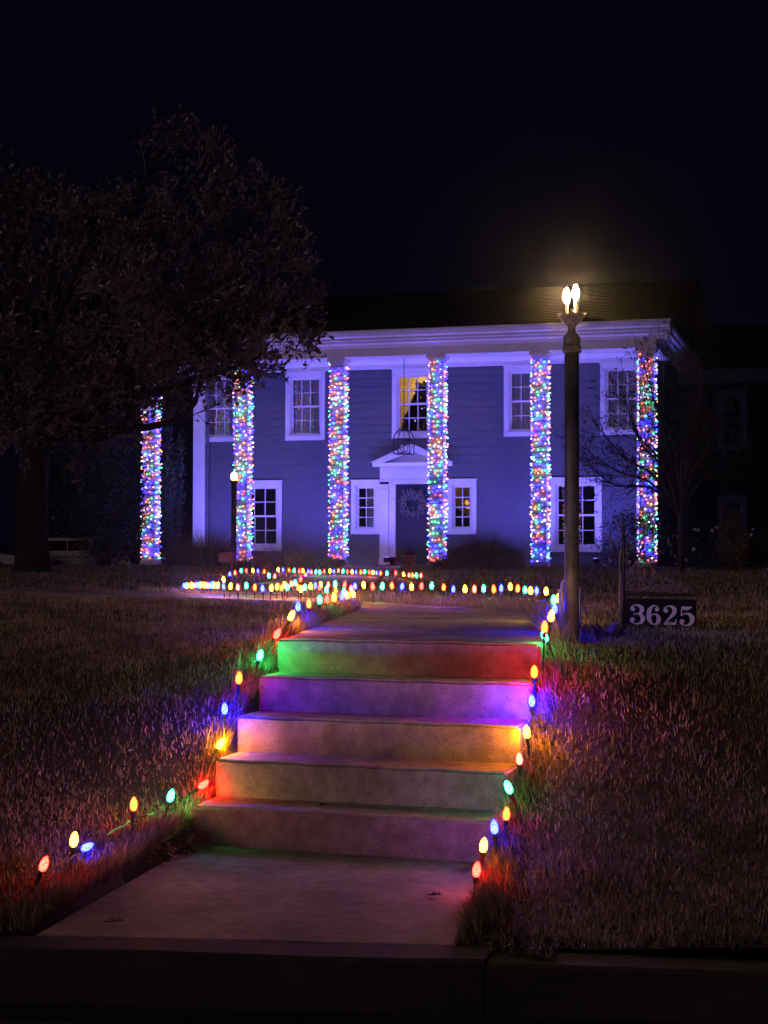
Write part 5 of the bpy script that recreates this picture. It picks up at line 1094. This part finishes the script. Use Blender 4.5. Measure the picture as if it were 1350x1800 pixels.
# ------------------------------------------------------------------ grass
rg = np.random.default_rng(99)
def in_walk(x, y):
    lx_ = np.interp(y, [4.72, 6.36] + [p[1] for p in WL[1:]], [-2.62, -2.75] + [p[0] for p in WL[1:]]); rx_ = np.interp(y, [5.0, 6.36] + [p[1] for p in WR[1:]], [-1.215, -1.38] + [p[0] for p in WR[1:]])
    near = (y < 12.2) & (x > lx_ - .01) & (x < rx_ + .015)
    # crossing walk
    yl = np.interp(-x, [3.46, 3.95, 4.9, 6.5, 9, 14], [11.2, 12.2, 12.75, 13.4, 14.2, 15.5]); yr = np.interp(-x, [1.98, 2.83, 3.86, 5, 6.8, 14], [10.8, 11.75, 12.7, 13.8, 14.6, 16.8])
    cross = (x < -3.0) & (x > -14) & (y > yl) & (y < yr)
    diag = (x < -1.9) & (x > -3.9) & (y < yr) & (y > 10.5) & (x > lx_)
    t = (y - hw0[1]) / (hw1[1] - hw0[1]); hx = hw0[0] + (hw1[0] - hw0[0]) * t
    return near | cross | diag | ((t > 0) & (t < 1) & (np.abs(x - hx) < .7))
def scatter(n, x0, x1, y0, y1, cone=None):
    x = rg.uniform(x0, x1, n); y = rg.uniform(y0, y1, n)
    # keep to the view cone and a margin around it
    dx = x * fw.x + y * fw.y; side = x * rt.x + y * rt.y; k = np.abs(side) < dx * .27 + .9
    k &= ~in_walk(x, y) & (y > curb_y(x) + .01)
    return x[k], y[k]
VV = []; FF = []; AA = []; off = 0
def put(x, y, h0, h1, w_, leanamt, bias=None, tone=None):
    global off
    n = len(x); P = np.stack([x, y, lawn_z(x, y) - .006], 1); a = rg.uniform(0, 2 * np.pi, n); l = np.abs(rg.normal(0, leanamt, n))
    lean = np.stack([np.cos(a) * l, np.sin(a) * l], 1)
    if bias is not None: lean = lean + bias
    patch = .5 + .35 * hash_noise(x, y, 2.3) + .2 * hash_noise(x, y, 7.1)
    V, F, A = blades(P, rg.uniform(h0, h1, n), w_ * rg.uniform(.6, 1.3, n), lean, rg, np.clip(rg.normal(patch, .30) if tone is None else tone, 0, 1))
    VV.append(V); FF.append(F + off); AA.append(A); off += len(V)
for (n, x0, x1, y0, y1, h0, h1, w_) in ((150000, -6.5, 1.2, 4.5, 9.5, .020, .046, .0066), (60000, -9, 1.6, 9.5, 16, .025, .065, .0065), (60000, -16, 2.5, 16, 36, .035, .085, .013)):
    x, y = scatter(n, x0, x1, y0, y1); put(x, y, h0, h1, w_, .5)
# clumps: taller, darker tussocks through the lawn
x, y = scatter(900, -5.5, .8, 4.8, 9.5)
for cx_, cy_ in zip(x, y):
    k = rg.integers(8, 22); put(cx_ + rg.normal(0, .025, k), cy_ + rg.normal(0, .025, k), .035, .065, .0042, .55)
# long fringe hanging over the edges of the walk
def fringe(poly, side, n, h0, h1, wd=.06):
    poly = [np.array(p, float) for p in poly]; seg = [np.linalg.norm(poly[i + 1] - poly[i]) for i in range(len(poly) - 1)]; tot = sum(seg)
    for i, s in enumerate(seg):
        k = int(n * s / tot); t = rg.uniform(0, 1, k); d = (poly[i + 1] - poly[i]) / s; nrm = np.array([d[1], -d[0]]) * side
        off_ = np.abs(rg.normal(0, wd, k)) + .01; p = poly[i] + np.outer(t * s, d) - np.outer(off_, nrm)
        hh = .55 + .45 * hash_noise(p[:, 0], p[:, 1], 6.0)
        lean = nrm * rg.uniform(-.1, .75, (k, 1)); put(p[:, 0], p[:, 1], h0, h1, .0045, .3, bias=lean)
fringe([(-2.64, 4.80), (-2.75, 6.36), (-2.77, 7.6), (-2.89, 8.3), (-3.12, 9.42), (-3.46, 11.2), (-3.95, 12.2)], 1, 5200, .05, .14)
fringe([(-2.77, 7.2), (-2.77, 7.6), (-2.89, 8.3), (-3.12, 9.42), (-3.46, 11.2), (-3.95, 12.2)], 1, 3400, .07, .17, .10)
fringe([(-1.21, 5.03), (-1.36, 6.36), (-1.36, 7.6), (-1.60, 8.6), (-1.83, 9.88), (-1.98, 10.8)], -1, 5200, .04, .11)
fringe([(-1.60, 8.6), (-1.83, 9.88), (-1.98, 10.8), (-2.83, 11.75), (-3.86, 12.7), (-5, 13.8)], -1, 5200, .07, .17, .12)
fringe([(-1.40, 7.9), (-1.60, 8.6), (-1.83, 9.6)], -1, 500, .12, .24, .06)
fringe([(-1.22, 5.02), (-.2, 5.22), (.8, 5.4)], 1, 1500, .02, .06)
fringe([(-2.65, 4.73), (-4.2, 4.42)], -1, 900, .03, .09)
for sd_, pl_ in ((1, [(-2.63, 4.76), (-2.74, 6.38)]), (-1, [(-1.22, 5.03), (-1.37, 6.36)])):
    fringe(pl_, sd_, 3200, .025, .065, .035); fringe(pl_, sd_, 1200, .06, .13, .05)
for (bx0, by0, bz0, t_, c_, l_, g_n, nr_) in PATH_LIGHTS:
    if nr_ and by0 < 11:
        k = 34; ex = rg.normal(0, .035, k); ey = rg.normal(0, .035, k); ok = ~in_walk(bx0 + ex, by0 + ey); put(bx0 + ex[ok], by0 + ey[ok], .04, .10, .0042, .4)
# overgrown notch in the kerb
k = 260; put(rg.uniform(-1.10, -.88, k), rg.uniform(4.98, 5.12, k), .03, .08, .005, .5, bias=np.array([0, -.45]))
V = np.concatenate(VV); F = np.concatenate(FF); A = np.concatenate(AA); print('grass blades', len(V) // 5)
gr = npmesh('grass', V, F, M['grass'], attr=A); tag(gr, 'dormant tan and olive lawn grass', 'grass', kind='stuff')

# ------------------------------------------------------------------ fallen leaves and scraps
def fallen(x, y, z, s, lab, m='dead_leaf', yaw_=0, name='fallen_leaf'):
    out = []; n = 9
    for i in range(n):
        t = i / (n - 1); w_ = math.sin(math.pi * t) ** .8 * .28 * (1 + .35 * math.sin(t * 19)); out.append((t - .5, w_))
    pts = out + [(a, -b_) for a, b_ in reversed(out[1:-1])]
    c, s_ = math.cos(yaw_), math.sin(yaw_); vs = []
    for a, b_ in pts: vs.append((s * (a * c - b_ * s_), s * (a * s_ + b_ * c), s * (.10 + .55 * abs(b_) + .25 * a * a)))
    mb = MB(); mb.add(vs + [(p[0], p[1], p[2] - .0012) for p in vs], [tuple(range(len(vs))), tuple(reversed(range(len(vs), 2 * len(vs))))]); mb.tube([(-.62 * s * c, -.62 * s * s_, s * .16), (0, 0, s * .105)], .0012, 4)
    o = mb.build(name, M[m], local=True); o.location = (x, y, z); return tag(o, lab, 'leaf')
fallen(-2.42, 4.93, .002, .075, 'curled tan leaf at the near left corner of the approach slab', yaw_=.4)
fallen(-1.46, 6.17, .002, .06, 'small pale leaf at the right end under the lowest step', yaw_=1.0)
fallen(-1.45, 5.66, .002, .06, 'dark leaf flat on the approach slab near its right edge', 'bark', .2)
fallen(-2.18, 6.50, .172, .045, 'small dark leaf on the lowest tread', 'bark', .1)
fallen(-3.42, 9.85, float(lawn_z(-3.42, 9.85)) + .05, .07, 'white scrap lying on the left lawn', 'petal', .3, 'paper_scrap')
fallen(-3.23, 6.75, float(lawn_z(-3.23, 6.75)) + .06, .035, 'tiny pale leaf caught upright in the left grass', 'petal', 1.3)
for i, (x, y, lab) in enumerate(((-1.02, 4.62, 'narrow leaf in the street below the curb notch'), (-1.05, 4.50, 'second narrow leaf in the street, nearer the viewer than the notch one'), (-.72, 4.72, 'small leaf in the gutter right of the notch'), (-.62, 4.69, 'lighter leaf at the right of the gutter'), (-2.62, 4.34, 'leaf in the gutter at far left'), (-.68, 4.58, 'tiny leaf alone in the street at right'))):
    fallen(x, y, -.168, .04, lab, yaw_=i * .9)
rg = np.random.default_rng(77); n = 170
P = np.stack([-2.73 + np.abs(rg.normal(0, .05, n)) - .05, 6.28 - np.abs(rg.normal(0, .16, n)), np.full(n, .012) + rg.uniform(0, .03, n)], 1)
V, F = leaves(P, rg.normal(0, 1, (n, 3)) * np.array([1, 1, .25]), rg.uniform(.025, .055, n), .5, rg)
x, y = scatter(70, -5.5, .8, 4.9, 11); P2 = np.stack([x, y, lawn_z(x, y) + rg.uniform(.02, .045, len(x))], 1); V2, F2 = leaves(P2, rg.normal(0, 1, (len(x), 3)) * np.array([1, 1, .3]), rg.uniform(.03, .065, len(x)), .5, rg); F = np.concatenate([F, F2 + len(V)]); V = np.concatenate([V, V2])
tag(npmesh('leaf_litter', V, F, M['dead_leaf']), 'dead leaves drifted by the lowest step and strewn on the lawn', 'leaf litter', kind='stuff')

# thin haze, added to give the lamps a glow
mb = MB(); mb.box((-104, -34, -1.25), (74, 134, 10.2)); hz = mb.build('haze', []); tag(hz, 'thin haze added for the glow round the lamps', kind='stuff')
hm = bpy.data.materials.new('haze'); hm.use_nodes = True; nt = hm.node_tree; nt.nodes.remove(nt.nodes['Principled BSDF'])
pv = nt.nodes.new('ShaderNodeVolumePrincipled'); pv.inputs['Color'].default_value = (.95, .96, 1, 1); pv.inputs['Density'].default_value = 0.0013; pv.inputs['Anisotropy'].default_value = 0.977
nt.links.new(pv.outputs[0], nt.nodes['Material Output'].inputs['Volume']); hz.data.materials.append(hm)
